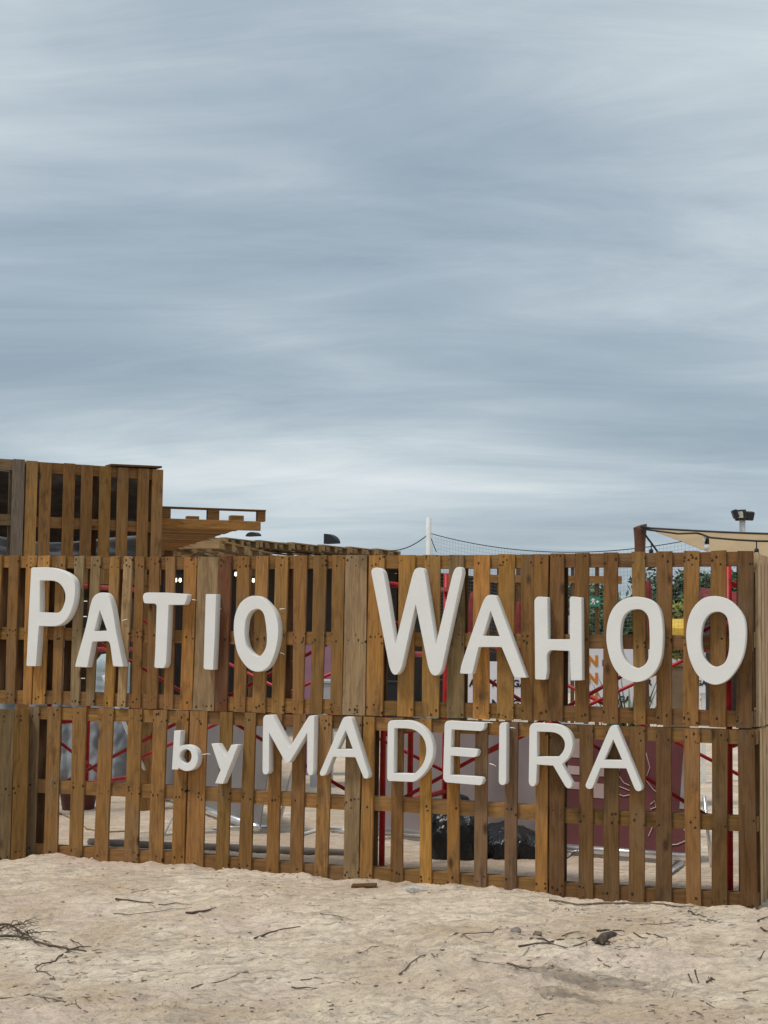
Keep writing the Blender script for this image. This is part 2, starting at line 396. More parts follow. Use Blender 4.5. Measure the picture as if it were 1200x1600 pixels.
# ------------------------------------------------------------------ pallet wall
TONE = dict(g=(.385,.186,.048), b=(.275,.140,.045), y=(.27,.180,.090), r=(.175,.064,.026), d=(.135,.068,.026), l=(.34,.220,.105), m=(.165,.084,.032), o=(.225,.113,.038), p=(.235,.132,.070), w=(.60,.42,.235), k=(.19,.15,.10))
def tone(k, j=.25):
    s = 1+random.uniform(-j, j); c_ = TONE[k]; s *= .97; return (c_[0]*s, c_[1]*s*(1+random.uniform(-.05, .05)), c_[2]*s*(1+random.uniform(-.10, .10)), 1)
def slat_mesh(tl, tr, bl, br, zt, zb, y0, y1, segs=4, wob=.0015):
    """board standing in the wall plane: x of its four corners, chamfered front edges, slightly uneven sides"""
    rings = []; ch = .0022
    ph = random.uniform(0, 6)
    cup = random.uniform(-.0012, .0012)
    dzt, dzb = random.uniform(-.002, .002), random.uniform(-.002, .002)
    for i in range(segs+1):
        t = i/segs; z = zb+(zt-zb)*t
        xl = bl+(tl-bl)*t + wob*math.sin(ph+5*t); xr = br+(tr-br)*t + wob*math.sin(ph*2+4*t)
        e = ch if i in (0, segs) else 0
        dl = (dzt if i == segs else dzb if i == 0 else 0); bow = cup*math.sin(math.pi*t)*3
        rings.append([(xl+ch, y0+bow+e*.5, z+dl),(xr-ch, y0+bow+e*.5, z-dl),(xr, y0+ch+bow, z-dl),(xr, y1, z-dl),(xl, y1, z+dl),(xl, y0+ch+bow, z+dl)])
    v, f = loft(rings); return fixn(mesh('slat', v, f))
UTOP = [(0,867),(58,868),(307,870),(420,868.5),(540,867),(600,867.5),(648,867),(765,867),(780,865.5),(833,866.5),(859,865),(900,864),(943,863.5),(987,862),(1025,861.5),(1070,861),(1111,860),(1177,861)]
UBOT = [(0,1100),(49,1101),(69,1100),(123,1102),(176,1105),(219,1107),(299,1109.5),(334,1111.5),(382,1113),(473,1116),(570,1118),(645,1120),(724,1122.5),(764,1124.5),(855,1126),(879,1128),(965,1131),(1049,1133.5),(1133,1137),(1174,1138)]
LTOP = [(43,1104),(135,1105.5),(177,1107),(296,1110.5),(400,1114),(519,1118),(566,1119.5),(673,1123),(762,1127),(856,1131),(927,1133),(1008,1135.5),(1093,1138.5),(1178,1140.5)]
LBOT = [(x, y) for x, y in BASE_PX]
ROWS = {
 'U0': ([(-16,3,-25,-6,'b'),(13.5,30,8,22.5,'b'),(41,58,35,48,'g')], 'wooden pallet at the left end of the upper wall row, cut by the frame edge'),
 'U1': ([(59,77.5,50,69,'g'),(87,102,80.5,95,'b'),(116,131,109,123,'y'),(142,157,133,146,'y'),(172,187,161,176,'g'),(193,207,182.5,195.5,'l'),(211,225,205,219,'b'),(233,249,229,245,'o'),(259,273,255.5,269.5,'b'),(287.5,307.5,280.5,299.5,'g')], 'ten-slat wooden pallet behind the white letters P, A and T'),
 'U2': ([(309,341.5,300.5,334,'y'),(342,361.5,335,354.5,'r'),(370,390,364,382.5,'b'),(400,419,393.5,414,'b'),(430,450,424,443,'b'),(459,480,456,473,'o'),(490,510,483.5,503,'b'),(519,539,515,533,'b'),(540,573.5,534,570,'y')], 'close-slatted wooden pallet behind the white letters I and O of the first word'),
 'U3': ([(576,601,572,597,'g'),(623,648,620.5,645.5,'g'),(661,688,659,685,'b'),(701,725,697.5,724,'y'),(740,765,738,764,'g'),(779,804.5,776,801.5,'g'),(813.5,833,813.5,832,'o'),(833.5,857,833,855.5,'o')], 'wooden pallet behind the large white letters W and A'),
 'U4': ([(859.5,881,856,879,'o'),(898,920,898,920,'o'),(943,965,942,965.5,'o'),(987,1008,990,1008,'b'),(1025.5,1050,1025.5,1049.5,'o'),(1068.5,1092.5,1066.5,1091,'b'),(1111,1135,1108,1133,'b'),(1152.5,1176.5,1150,1174,'m')], 'wooden pallet behind the two last white letters O, upper right corner'),
 'L1': ([(43.5,60.5,38,53,'y'),(74.5,95,67,88.5,'o'),(113,135,107,127,'b'),(155,177,146,167.5,'b'),(200.5,222,192.5,214.5,'b'),(239,261,231.5,253,'b'),(275,295,268,287,'g')], 'wide-gapped wooden pallet of the lower row carrying the small white letter b'),
 'L2': ([(297,324,289,316,'b'),(343.5,363,336,356.5,'b'),(382,400,372,391.5,'b'),(420,440,415.5,435,'b'),(458,478,452,472,'b'),(498,519,490.5,511,'b'),(541,565,536,560,'y')], 'wooden pallet of the lower row behind the letters y, M and A'),
 'L3': ([(568,585,561,581,'g'),(613,630,609,629,'o'),(656,673.5,655,673.5,'g'),(699,718,698,717,'g'),(742,762.5,740.5,759.5,'p'),(789.5,809,788,807,'p'),(837,856,836,855.5,'g')], 'wooden pallet of the lower row behind the letters D, E and I'),
 'L4': ([(858.5,882,858,881,'m'),(905,927,904,926,'m'),(944.5,967,942,967,'m'),(984,1008,982,1007,'m'),(1025.5,1049,1024,1049,'m'),(1068,1093,1072,1095,'b'),(1112,1137,1112,1136,'m'),(1152.5,1178,1156,1184,'d')], 'dark weathered wooden pallet of the lower row behind the last letters R and A'),
}
SL_Y0, SL_Y1 = -.018, -.001
for key, (slats, lab) in ROWS.items():
    up = key[0] == 'U'; tt, bb = (UTOP, UBOT) if up else (LTOP, LBOT)
    geo = []
    for (a, b, c_, d, k) in slats:
        xm, xb = (a+b)/2, (c_+d)/2
        zt = at_y(xm, interp(tt, xm), SL_Y0).z; zb = at_y(xb, interp(bb, xb), SL_Y0).z
        geo.append((at_y(a, interp(tt, a), SL_Y0).x, at_y(b, interp(tt, b), SL_Y0).x, at_y(c_, interp(bb, c_), SL_Y0).x, at_y(d, interp(bb, d), SL_Y0).x, zt, zb, k))
    ox = min(g_[2] for g_ in geo); ex = max(g_[3] for g_ in geo); oz = min(g_[5] for g_ in geo)
    if not up:   # bottoms sit a little in the sand
        geo = [(a, b, c_, d, zt, zb-.012, k) for a, b, c_, d, zt, zb, k in geo]
    E_ = empty('wooden_pallet', (ox, 0, oz), lab, 'pallet', 'pallets of the sign wall')
    for (tl, tr, bl, br, zt, zb, k) in geo:
        o = link('slat', slat_mesh(tl-ox, tr-ox, bl-ox, br-ox, zt-oz, zb-oz, SL_Y0, SL_Y1), 'wood_slat_z', E_); o.color = tone(k)
    # three horizontal stringers behind, following the slope of the row
    zl, zr = geo[0][4]-oz, geo[-1][4]-oz; bl_, br_ = geo[0][5]-oz, geo[-1][5]-oz
    for fr, hh in ((.958, .040), (.475, .042), (.048, .044)):
        za = bl_+(zl-bl_)*fr; zb2 = br_+(zr-br_)*fr; x0 = .004; x1 = ex-ox-.004
        y0, y1 = 0.0, .088
        rings = [[(x, y0, z-hh), (x, y1, z-hh), (x, y1, z+hh), (x, y0, z+hh)] for x, z in ((x0, za), (x0+(x1-x0)*.5, (za+zb2)/2+random.uniform(-.002, .002)), (x1, zb2))]
        v, f = loft(rings); o = link('stringer', fixn(mesh('stringer', v, f)), 'wood_x', E_)
        o.color = tone({'U4': 'o', 'L4': 'o', 'L3': 'b'}.get(key, 'b'))
    # back boards at both ends and the middle
    L_ = ex-ox
    bb_ = [(0.0, .09), (L_*.5-.05, L_*.5+.04), (L_-.09, L_)] if key != 'U4' else [(0.0, .09), (L_-.09, L_)]
    if key == 'U1': bb_ = [(0, .09), (.17, .26), (.34, .41), (L_*.5-.05, L_*.5+.04), (L_-.09, L_)]
    if key in ('L1',): bb_ = [(0, .07), (L_-.07, L_)]
    if key in ('L2', 'L3', 'L4'): bb_ = [(0, .075), (L_-.075, L_)]
    for (a, b) in bb_:
        t = a/L_
        o = link('back_slat', slat_mesh(a, b, a, b, zl+(zr-zl)*t-.01, bl_+(br_-bl_)*t+.02, .0895, .106, 2), 'wood_z', E_); o.color = tone('d')

# generic pallet, lying flat: 1.2 along x, 1.0 along y, deck on top (z = .125 to .143)
def make_pallet(label, tonek='b', nsl=8, slw=.10, cat='pallet', group=None, jit=.18):
    E_ = empty('wooden_pallet', (0, 0, 0), label, cat, group)
    pitch = (1.2-slw)/(nsl-1)
    me1 = mesh('slat', *box_geo(0, slw, 0, 1.0, 0, .018, .002)); fixn(me1)
    for i in range(nsl):
        o = link('slat', me1, 'wood_y', E_); o.location = (i*pitch+random.uniform(-.004, .004), random.uniform(-.004, .004), .125); o.color = tone(tonek, jit)
    me2 = mesh('stringer', *box_geo(0, 1.2, 0, .09, 0, .088, .002)); fixn(me2)
    for y in (.0, .455, .91):
        o = link('stringer', me2, 'wood_x', E_); o.location = (0, y, .037); o.color = tone(tonek, jit)
    me3 = mesh('back_slat', *box_geo(0, .1, 0, 1.0, 0, .018, .002)); fixn(me3)
    for x in (0, .55, 1.1):
        o = link('back_slat', me3, 'wood_y', E_); o.location = (x, 0, .0185); o.color = tone('d', jit)
    return E_
def copy_thing(src, label=None, group=None, tonek=None, jit=.18):
    r = src.copy(); COL.objects.link(r)
    if label: r['label'] = label
    if group: r['group'] = group
    for ch in list(src.children):
        c_ = ch.copy(); COL.objects.link(c_); c_.parent = r
        if tonek: c_.color = tone(tonek if ch.name.startswith(('slat', 'stringer')) else 'd', jit)
        for g_ in list(ch.children):
            d = g_.copy(); COL.objects.link(d); d.parent = c_
    return r
def place(o, X, Y, Z):                       # axes + origin
    pass
def orient(o, ax, ay, az, loc):
    m = Matrix((Vector(ax).normalized(), Vector(ay).normalized(), Vector(az).normalized())).transposed().to_4x4(); m.translation = Vector(loc); o.matrix_world = m

# angled pallet at the lower left: turns out of the wall towards the viewer
a0 = math.radians(38); dirx = Vector((math.cos(a0), math.sin(a0), 0)); nrm = Vector((math.sin(a0), -math.cos(a0), 0))
E0 = empty('wooden_pallet', (0, 0, 0), 'wooden pallet set at an angle against the left end of the lower row', 'pallet', 'pallets of the sign wall')
hinge = at_y(40, 1341, -.09); z0 = ground(hinge.x-.2, hinge.y-.2)-.02
for (a, b, k) in ((-.098, -.002, 'b'), (-.197, -.101, 'y'), (-.37, -.27, 'o'), (-.54, -.44, 'b'), (-.71, -.61, 'b'), (-.88, -.78, 'o'), (-1.04, -.95, 'b'), (-1.2, -1.1, 'b')):
    o = link('slat', slat_mesh(a, b, a, b, 1.008, 0, SL_Y0, SL_Y1), 'wood_slat_z', E0); o.color = tone(k)
for zc in (.955, .475, .05):
    o = box('stringer', -1.2, -.004, 0, .088, zc-.042, zc+.042, 'wood_x', E0, .002); o.color = tone('o')
for x in (-1.2, -.65, -.1):
    o = link('back_slat', slat_mesh(x, x+.09, x, x+.09, 1.0, 0.02, .0895, .106, 2), 'wood_z', E0); o.color = tone('d')
orient(E0, dirx, -nrm, (0, 0, 1), (hinge.x, hinge.y, z0))

# return wall at the right corner (two pallets going back, pale new wood)
RX = at_y(1182, 1000, .14).x
P_pale = make_pallet('pale new wooden pallet on edge, lower half of the right return wall', 'w', 9, .098, group='pale pallets of the return wall')
zg = ground(RX, .5)
def stand_return(o, z, y0, x):
    orient(o, (0, 1, 0), (0, 0, 1), (1, 0, 0), (x-.125, y0, z))
stand_return(P_pale, min(zg, .0)-.01, .125, RX)
o2 = copy_thing(P_pale, 'pale new wooden pallet on edge, upper half of the right return wall', None, 'w'); stand_return(o2, min(zg, .0)+1.0, .13, RX-.004)

# ------------------------------------------------------------------ white letters
def rpoly(pts, k):
    """closed outline; corner (x,y[,r]) rounded by r crop pixels"""
    out = []; n = len(pts)
    for i in range(n):
        p = Vector(pts[i][:2]); a = Vector(pts[i-1][:2]); b = Vector(pts[(i+1) % n][:2]); r = pts[i][2] if len(pts[i]) > 2 else 0
        la, lb = (a-p).length, (b-p).length
        da, db = min(r, la*.5), min(r, lb*.5)
        if r <= 0: out.append(p); continue
        A, B = p+(a-p)*(da/la), p+(b-p)*(db/lb)
        for s in range(6):
            t = s/5; out.append(A*((1-t)**2) + p*(2*t*(1-t)) + B*(t*t))
    res = []
    for p in out:
        if not res or (p-res[-1]).length > .3: res.append(p)
    if (res[0]-res[-1]).length < .3: res.pop()
    return res
def smooth_loop(pts, sub=4):
    out = []; n = len(pts); P = [Vector(p) for p in pts]
    for i in range(n):
        p0, p1, p2, p3 = P[i-1], P[i], P[(i+1) % n], P[(i+2) % n]
        for s in range(sub):
            t = s/sub
            out.append(.5*((2*p1)+(p2-p0)*t+(2*p0-5*p1+4*p2-p3)*t*t+(3*p1-3*p2+p3-p0)*t**3))
    return out
C = 999
S1 = 1200/170; LET = []
def add(ch, lab, ox, oy, s, loops): LET.append((ch, lab, ox, oy, s, loops))
add('P', 'large white letter P, the first letter of the top word', 35, 880, S1, [
  ('r', [(97,48,22),(300,43,60),(440,80,C),(545,145,C),(580,215,C),(582,330,C),(562,460,C),(507,600,C),(425,680,C),(340,698,40),(180,692,8),(148,1137,10),(43,1135,14),(75,470,200)]),
  ('r', [(192,192,8),(300,187,60),(390,203,C),(450,265,C),(478,350,C),(468,435,C),(432,520,C),(395,548,20),(190,540,8)])])
add('A', 'white letter A standing between the letters P and T', 35, 880, S1, [
  ('r', [(578,1142,18),(592,1085,40),(700,700,60),(752,440,C),(785,360,C),(850,322,C),(925,325,C),(970,400,C),(1000,540,C),(1032,760,60),(1112,1142,14),(1000,1138,16),(966,885,40),(945,858,25),(770,865,16),(715,1150,10)]),
  ('r', [(852,515,8),(932,744,6),(790,750,6)])])
S2 = 1200/140
add('T', 'white letter T with a wide rounded crossbar', 215, 915, S2, [
  ('r', [(68,160,30),(80,105,40),(130,92,30),(400,95,40),(668,112,35),(652,200,30),(622,258,14),(415,258,8),(388,880,60),(380,1040,30),(352,1106,25),(222,1102,28),(235,880,60),(250,400,60),(255,265,28),(232,240,20),(85,238,25)])])
add('I', 'plain white bar letter I between the letters T and O', 215, 915, S2, [('r', [(912,114,12),(1050,115,10),(1032,700,60),(1010,1130,14),(882,1120,28),(895,650,80)])])
S3 = 1143/100
add('O', 'tilted white letter O, the last letter of the first word', 355, 920, S3, [
  ('s', [(115,700),(140,470),(230,262),(380,145),(520,128),(640,180),(760,300),(850,430),(900,600),(910,800),(885,1000),(830,1200),(740,1380),(600,1474),(450,1462),(325,1370),(200,1180),(137,950)]),
  ('s', [(310,760),(330,560),(400,420),(500,362),(580,370),(650,450),(685,620),(705,850),(690,1040),(610,1180),(530,1207),(430,1150),(350,1030),(318,900)])])
add('W', 'very large white letter W, the widest letter of the wall', 570, 880, S1, [
  ('r', [(68,88,30),(88,55,30),(135,44,30),(185,66,C),(214,120,C),(335,895,5),(530,110,50),(560,52,40),(640,46,40),(662,110,50),(782,900,5),(970,110,50),(1002,46,40),(1062,38,25),(1078,95,30),(842,1190,60),(800,1242,50),(740,1236,50),(703,1165,60),(560,455,6),(402,1170,60),(355,1232,45),(308,1228,40),(272,1155,60)])])
S5 = 1200/220
add('A', 'white letter A standing between the letters W and H', 710, 920, S5, [
  ('r', [(46,722,12),(58,650,20),(140,400,60),(250,90,40),(285,52,22),(345,52,16),(366,92,25),(612,758,10),(510,757,16),(402,497,10),(205,497,10),(152,727,10)]),
  ('r', [(308,188,5),(385,405,4),(243,400,4)])])
add('H', 'white letter H between the letters A and O of the second word', 710, 920, S5, [
  ('r', [(681,95,20),(705,66,18),(792,70,14),(796,430,6),(984,430,6),(982,80,14),(998,64,14),(1082,74,12),(1088,780,8),(992,782,8),(985,530,8),(810,522,22),(786,560,25),(790,700,20),(776,776,14),(688,772,12)])])
add('O', 'white letter O directly after the letter H', 940, 925, 10, [
  ('s', [(72,700),(95,470),(170,270),(310,130),(470,78),(620,80),(770,130),(870,220),(930,360),(955,600),(950,850),(925,1040),(850,1220),(720,1350),(560,1408),(410,1382),(270,1290),(160,1120),(95,900)]),
  ('s', [(290,700),(305,500),(350,370),(440,290),(560,268),(660,300),(730,400),(748,600),(750,850),(735,1020),(680,1130),(570,1190),(470,1165),(380,1080),(310,930)])])
add('O', 'white letter O at the right end of the top row', 1060, 925, 10, [
  ('s', [(120,680),(150,440),(230,250),(370,110),(520,65),(680,80),(820,150),(950,280),(1030,430),(1050,620),(1035,850),(985,1050),(890,1230),(760,1380),(600,1448),(450,1415),(310,1310),(220,1160),(150,950)]),
  ('s', [(350,720),(375,520),(440,390),(530,320),(650,312),(740,370),(780,480),(795,700),(790,900),(750,1060),(680,1140),(570,1170),(480,1130),(400,1030),(360,890)])])
S8 = 1200/130
add('b', 'small white lowercase letter b', 260, 1130, S8, [
  ('r', [(112,108,4),(207,108,4),(190,335,10),(240,313,C),(305,312,C),(375,338,C),(432,392,C),(457,470,C),(450,560,C),(415,640,C),(350,686,C),(280,694,C),(215,672,C),(180,640,8),(165,670,8),(78,668,6)]),
  ('s', [(188,480),(205,420),(250,380),(300,378),(345,410),(362,470),(350,530),(315,572),(265,580),(215,545)])])
add('y', 'small white lowercase letter y', 260, 1130, S8, [('r', [(646,295,4),(742,297,4),(852,482,4),(935,312,4),(1037,312,4),(815,876,6),(700,868,6),(780,672,6),(765,648,10)])])
S9 = 6.0
add('M', 'white letter M starting the bottom word', 400, 1105, S9, [
  ('r', [(66,100,18),(84,74,15),(152,72,14),(312,382,4),(490,92,14),(508,78,10),(547,80,8),(536,600,20),(528,638,16),(490,638,18),(478,600,18),(480,240,4),(312,520,14),(280,525,12),(265,500,14),(122,240,4),(122,600,18),(106,630,14),(70,630,14),(60,600,18),(62,350,60)])])
add('A', 'white letter A standing between the letters M and D', 400, 1105, S9, [
  ('r', [(595,620,16),(812,108,22),(830,90,12),(885,92,12),(897,112,14),(1058,640,22),(1045,672,16),(1010,668,16),(930,470,6),(722,465,6),(655,630,18),(630,646,14),(603,642,14)]),
  ('r', [(840,215,4),(908,395,4),(760,392,4)])])
S10 = 1200/180
add('D', 'white letter D with a broad round bowl', 595, 1115, S10, [
  ('r', [(72,105,18),(95,72,20),(300,70,60),(400,110,C),(480,180,C),(535,280,C),(550,390,C),(527,500,C),(472,600,C),(410,668,C),(345,713,25),(75,702,22),(65,670,12)]),
  ('r', [(140,152,5),(310,155,60),(390,190,C),(450,260,C),(475,350,C),(470,440,C),(440,530,C),(390,590,C),(345,630,18),(133,622,6)])])
add('E', 'white letter E with three arms', 595, 1115, S10, [
  ('r', [(664,105,22),(685,75,20),(1082,95,22),(1076,150,22),(1045,183,14),(738,165,5),(730,352,5),(1000,372,22),(1012,402,18),(1000,440,18),(972,456,10),(728,438,5),(725,640,5),(1050,662,22),(1068,700,20),(1040,748,18),(672,716,20),(648,680,18)])])
add('I', 'slim white letter I between the letters E and R', 770, 1120, S2, [('r', [(86,115,30),(112,77,22),(165,79,20),(183,112,25),(178,880,30),(155,914,22),(105,914,22),(78,880,30)])])
add('R', 'white letter R with a slanted leg', 770, 1120, S2, [
  ('r', [(490,135,40),(530,82,35),(850,98,60),(960,140,C),(1040,220,C),(1074,340,C),(1060,450,C),(1010,560,C),(925,632,20),(1062,895,30),(1050,948,28),(1010,964,22),(975,940,25),(808,655,6),(590,640,5),(580,890,28),(550,934,22),(510,932,22),(480,890,28)]),
  ('r', [(592,198,5),(820,205,60),(900,240,C),(957,310,C),(968,390,C),(942,470,C),(880,538,30),(590,535,5)])])
add('A', 'white letter A at the right end of the bottom word', 900, 1125, 10, [
  ('r', [(148,1010,35),(530,115,25),(565,82,22),(622,85,20),(642,112,25),(1032,1060,35),(1012,1112,30),(950,1114,30),(915,1075,25),(785,757,8),(380,750,8),(265,1040,30),(235,1082,28),(182,1078,28),(150,1045,28)]),
  ('r', [(580,303,5),(724,632,5),(440,622,5)])])
LY0, LY1 = -.086, -.0195
for ch, lab, ox, oy, s, loops in LET:
    cu = bpy.data.curves.new('sign_letter', 'CURVE'); cu.dimensions = '2D'; cu.fill_mode = 'BOTH'; cu.extrude = (LY1-LY0)/2-.0018; cu.bevel_depth = .0018; cu.bevel_resolution = 1; cu.offset = -.0018
    P0 = None; allp = []
    for kind, pts in loops:
        L_ = rpoly(pts, s) if kind == 'r' else smooth_loop(pts)
        allp.append([at_y(ox+p.x/s, oy+p.y/s, LY0) for p in L_])
    xs = [p.x for l in allp for p in l]; zs = [p.z for l in allp for p in l]; cx, cz = (min(xs)+max(xs))/2, min(zs)
    for l in allp:
        sp = cu.splines.new('POLY'); sp.points.add(len(l)-1); sp.use_cyclic_u = True
        for i, p in enumerate(l): sp.points[i].co = (p.x-cx, p.z-cz, 0, 1)
    tmp = bpy.data.objects.new('tmp', cu); COL.objects.link(tmp)
    dg = bpy.context.evaluated_depsgraph_get(); me = bpy.data.meshes.new_from_object(tmp.evaluated_get(dg)); bpy.data.objects.remove(tmp)
    me.name = 'sign_letter'; me.transform(Matrix.Rotation(math.pi/2, 4, 'X'))
    me.materials.clear()
    o = link('sign_letter', me, 'letter_white'); o.location = (cx, (LY0+LY1)/2, cz)
    tag(o, lab, 'letter', 'white letters on the pallet wall')
# cable ties sticking out beside a few letters
for px, py, dx, dy, wl_ in ((191,970,5,-2,'at the right of the first letter A'),(334,1000,0,8,'at the lower right of the upper letter I'),(339,952,4,-1,'at the upper right of the upper letter I'),(437,952,5,-1,'at the upper right of the first letter O'),(438,1020,4,1,'at the lower right of the first letter O'),(760,1129,6,0,'at the top arm of the letter E'),(765,1193,6,2,'at the bottom arm of the letter E'),(316,1179,8,-1,'between the letters b and y'),(797,1137,5,0,'at the top of the lower letter I'),(300,937,4,0,'at the end of the crossbar of the letter T')):
    a = at_y(px, py, -.03); b = at_y(px+dx, py+dy, -.035); c_ = at_y(px+dx*1.6, py+dy*1.6+1, -.02)
    o = tube('cable_tie', [a, b, c_], .0028, 'zip_white', n=4, loc=a); o.location = a
    tag(o, 'thin white cable tie tail ' + wl_, 'cable tie', 'cable ties holding the letters')

# ------------------------------------------------------------------ red scaffold frames behind the wall
def frame_at(x, lab):
    E_ = empty('scaffold_frame', (x, .27, ground(x, .27)), lab, 'scaffold', 'red scaffold frames behind the wall')
    g0 = E_.location.z
    for y in (0, .50, 1.2):
        top = 1.95-g0 if y != .5 else 1.86-g0
        bot = -.03 if y != .5 else .44
        tube('post', [(0, y, bot), (0, y, top)], .019, 'red_steel', E_, 10)
    for z in (.42, .88, 1.38, 1.83): tube('rung', [(0, 0, z-g0), (0, 1.2, z-g0)], .019, 'red_steel', E_, 10)
    return E_
FX = [at_y(73, 1250, .27).x, at_y(597.5, 1250, .27).x, at_y(1140, 1250, .27).x]
for x, lab in zip(FX, ('red tubular scaffold frame behind the letters P and A', 'red tubular scaffold frame behind the letters W and D', 'red tubular scaffold frame behind the last letter O')): frame_at(x, lab)
for i, bay in ((0, 'left'), (1, 'right')):
    for Y, wh, zl_, zh_ in ((.24, 'front', .40, 1.63), (1.50, 'rear', .55, 1.60)):
        for up in (0, 1):
            za, zb = (zl_, zh_) if up else (zh_, zl_)
            p, q_ = Vector((FX[i], Y-(.012 if up else -.012), za)), Vector((FX[i+1], Y-(.012 if up else -.012), zb))
            o = tube('cross_brace', [p, q_], .012, 'red_steel', n=8, loc=p); o.location = p
            tag(o, 'red diagonal brace tube %s to the right, %s side of the %s scaffold bay' % ('rising' if up else 'falling', wh, bay), 'brace', 'red cross braces')

p, q_ = at_y(78, 1148, .29), at_y(158, 1210, .95); o = tube('cross_brace', [p, q_], .012, 'red_steel', n=8, loc=p); o.location = p; tag(o, 'short red brace slanting down behind the first wide gaps of the lower row', 'brace', 'red cross braces')
# ------------------------------------------------------------------ things on the ground behind the wall
def slab(name, quad, th, mat, parent=None, off=Vector((0, 0, 0))):
    """thin solid panel from four corner points (tl, tr, br, bl)"""
    a, b, c_, d = [Vector(p)-off for p in quad]; n = (b-a).cross(d-a).normalized()
    if n.dot(CAM-off-a) < 0: n = -n
    v = [a, b, c_, d, a-n*th, b-n*th, c_-n*th, d-n*th]
    f = [(0,1,2,3),(7,6,5,4),(0,4,5,1),(1,5,6,2),(2,6,7,3),(3,7,4,0)]
    return link(name, fixn(mesh(name, v, f)), mat, parent)
def upright(pxl, pyl, pxr, pyr, ztl, ztr, lean=0.0):
    """panel standing on the ground between two photo points; returns tl,tr,br,bl"""
    bl, br = g_at(pxl, pyl), g_at(pxr, pyr); n = (br-bl).cross(Vector((0, 0, 1))).normalized()
    if n.y > 0: n = -n
    return [bl+Vector((0, 0, ztl))-n*lean, br+Vector((0, 0, ztr))-n*lean, br, bl], n
def banner(lab, px, mat, ztl, ztr, lean=.06):
    Q, n = upright(*px, ztl, ztr, lean); base = (Q[2]+Q[3])/2
    E_ = empty('display_banner', base, lab, 'banner', 'display banners stored behind the wall')
    up = Vector((0, 0, .05)); quad = [Q[0], Q[1], Q[2]+up, Q[3]+up]
    slab('panel', quad, .006, mat, E_, base)
    bl, br = Q[3]-base, Q[2]-base
    tube('base_rail', [bl+Vector((0,0,.045))+n*.02, br+Vector((0,0,.045))+n*.02], .030, 'aluminium', E_, 10)
    d = (br-bl).normalized()
    for t in (.12, .88):
        c_ = bl+(br-bl)*t; tube('foot', [c_+n*.26+Vector((0,0,.012)), c_-n*.22+Vector((0,0,.012))], .012, 'aluminium', E_, 8)
    tube('top_rail', [Q[0]-base+Vector((0,0,.01)), Q[1]-base+Vector((0,0,.01))], .010, 'aluminium', E_, 8)
    return E_, base, quad, n
def on_quad(quad, u, v, n, lift=.004):
    a, b, c_, d = quad; return a.lerp(b, u).lerp(d.lerp(c_, u), v) + n*lift
# 1 grey one on the left, 2 lilac with pink print, 3 maroon with line art
banner('grey blank display banner with a bright rail, standing left of the letter M', (248, 1246, 406, 1303), 'banner_grey', .88, .82, .10)
E_, base, quad, n = banner('lilac grey display banner with pink print behind the letters D and E', (586, 1306, 884, 1334), 'banner_lilac', .86, .84, .10)
def strip(E_, base, quad, n, u0, u1, v0, v1, mat, name='print', sl=0.0):
    slab(name, [on_quad(quad, u0+sl, v0, n), on_quad(quad, u1+sl, v0, n), on_quad(quad, u1, v1, n), on_quad(quad, u0, v1, n)], .002, mat, E_, base)
for (v0, v1, mat, k) in ((.08, .18, 'print_pink', 3), (.22, .31, 'banner_grey', 2), (.33, .42, 'print_pink', 3), (.53, .60, 'print_pink', 4), (.615, .675, 'banner_grey', 4), (.69, .755, 'print_pink', 4)):
    for j in range(k): strip(E_, base, quad, n, .855+.034*j, .875+.034*j, v0, v1, mat, sl=-.012)
for j in range(5): strip(E_, base, quad, n, .90, .985, .80+.028*j, .812+.028*j, 'banner_grey')
strip(E_, base, quad, n, .40, .47, .20, .225, 'banner_grey'); strip(E_, base, quad, n, .53, .58, .22, .235, 'banner_grey')
E_, base, quad, n = banner('maroon display banner with pale line drawings behind the letters R and A', (868, 1334, 1080, 1350), 'banner_maroon', .88, .86, .09)
strip(E_, base, quad, n, .03, .17, .08, .26, 'banner_pink'); strip(E_, base, quad, n, .03, .36, .33, .40, 'banner_pink'); strip(E_, base, quad, n, .03, .20, .46, .52, 'banner_pink'); strip(E_, base, quad, n, .24, .42, .46, .58, 'banner_pink', sl=.03)
strip(E_, base, quad, n, .91, .945, .02, .62, 'aluminium', 'edge_strip', sl=.03)
def squig(pts, r=.0035):
    tube('line_drawing', [on_quad(quad, u, v, n, .004)-base for u, v in pts], r, 'print_cream', E_, 4)
squig([(.44,.30),(.42,.40),(.46,.47),(.54,.50),(.60,.49)]); squig([(.47,.30),(.46,.38),(.50,.44),(.57,.47)]); squig([(.42,.52),(.50,.55),(.60,.52)])
squig([(.66,.18),(.69,.30),(.66,.40),(.72,.48),(.78,.52)]); squig([(.70,.60),(.73,.57),(.74,.62),(.70,.64),(.72,.67)]); squig([(.44,.66),(.52,.76),(.58,.82),(.64,.88)])
squig([(.76,.64),(.72,.78),(.69,.86)]); squig([(.84,.64),(.90,.72),(.97,.82)]); squig([(.84,.92),(.90,.91),(.97,.87)]); squig([(.50,.68),(.47,.71),(.49,.75),(.53,.74)])
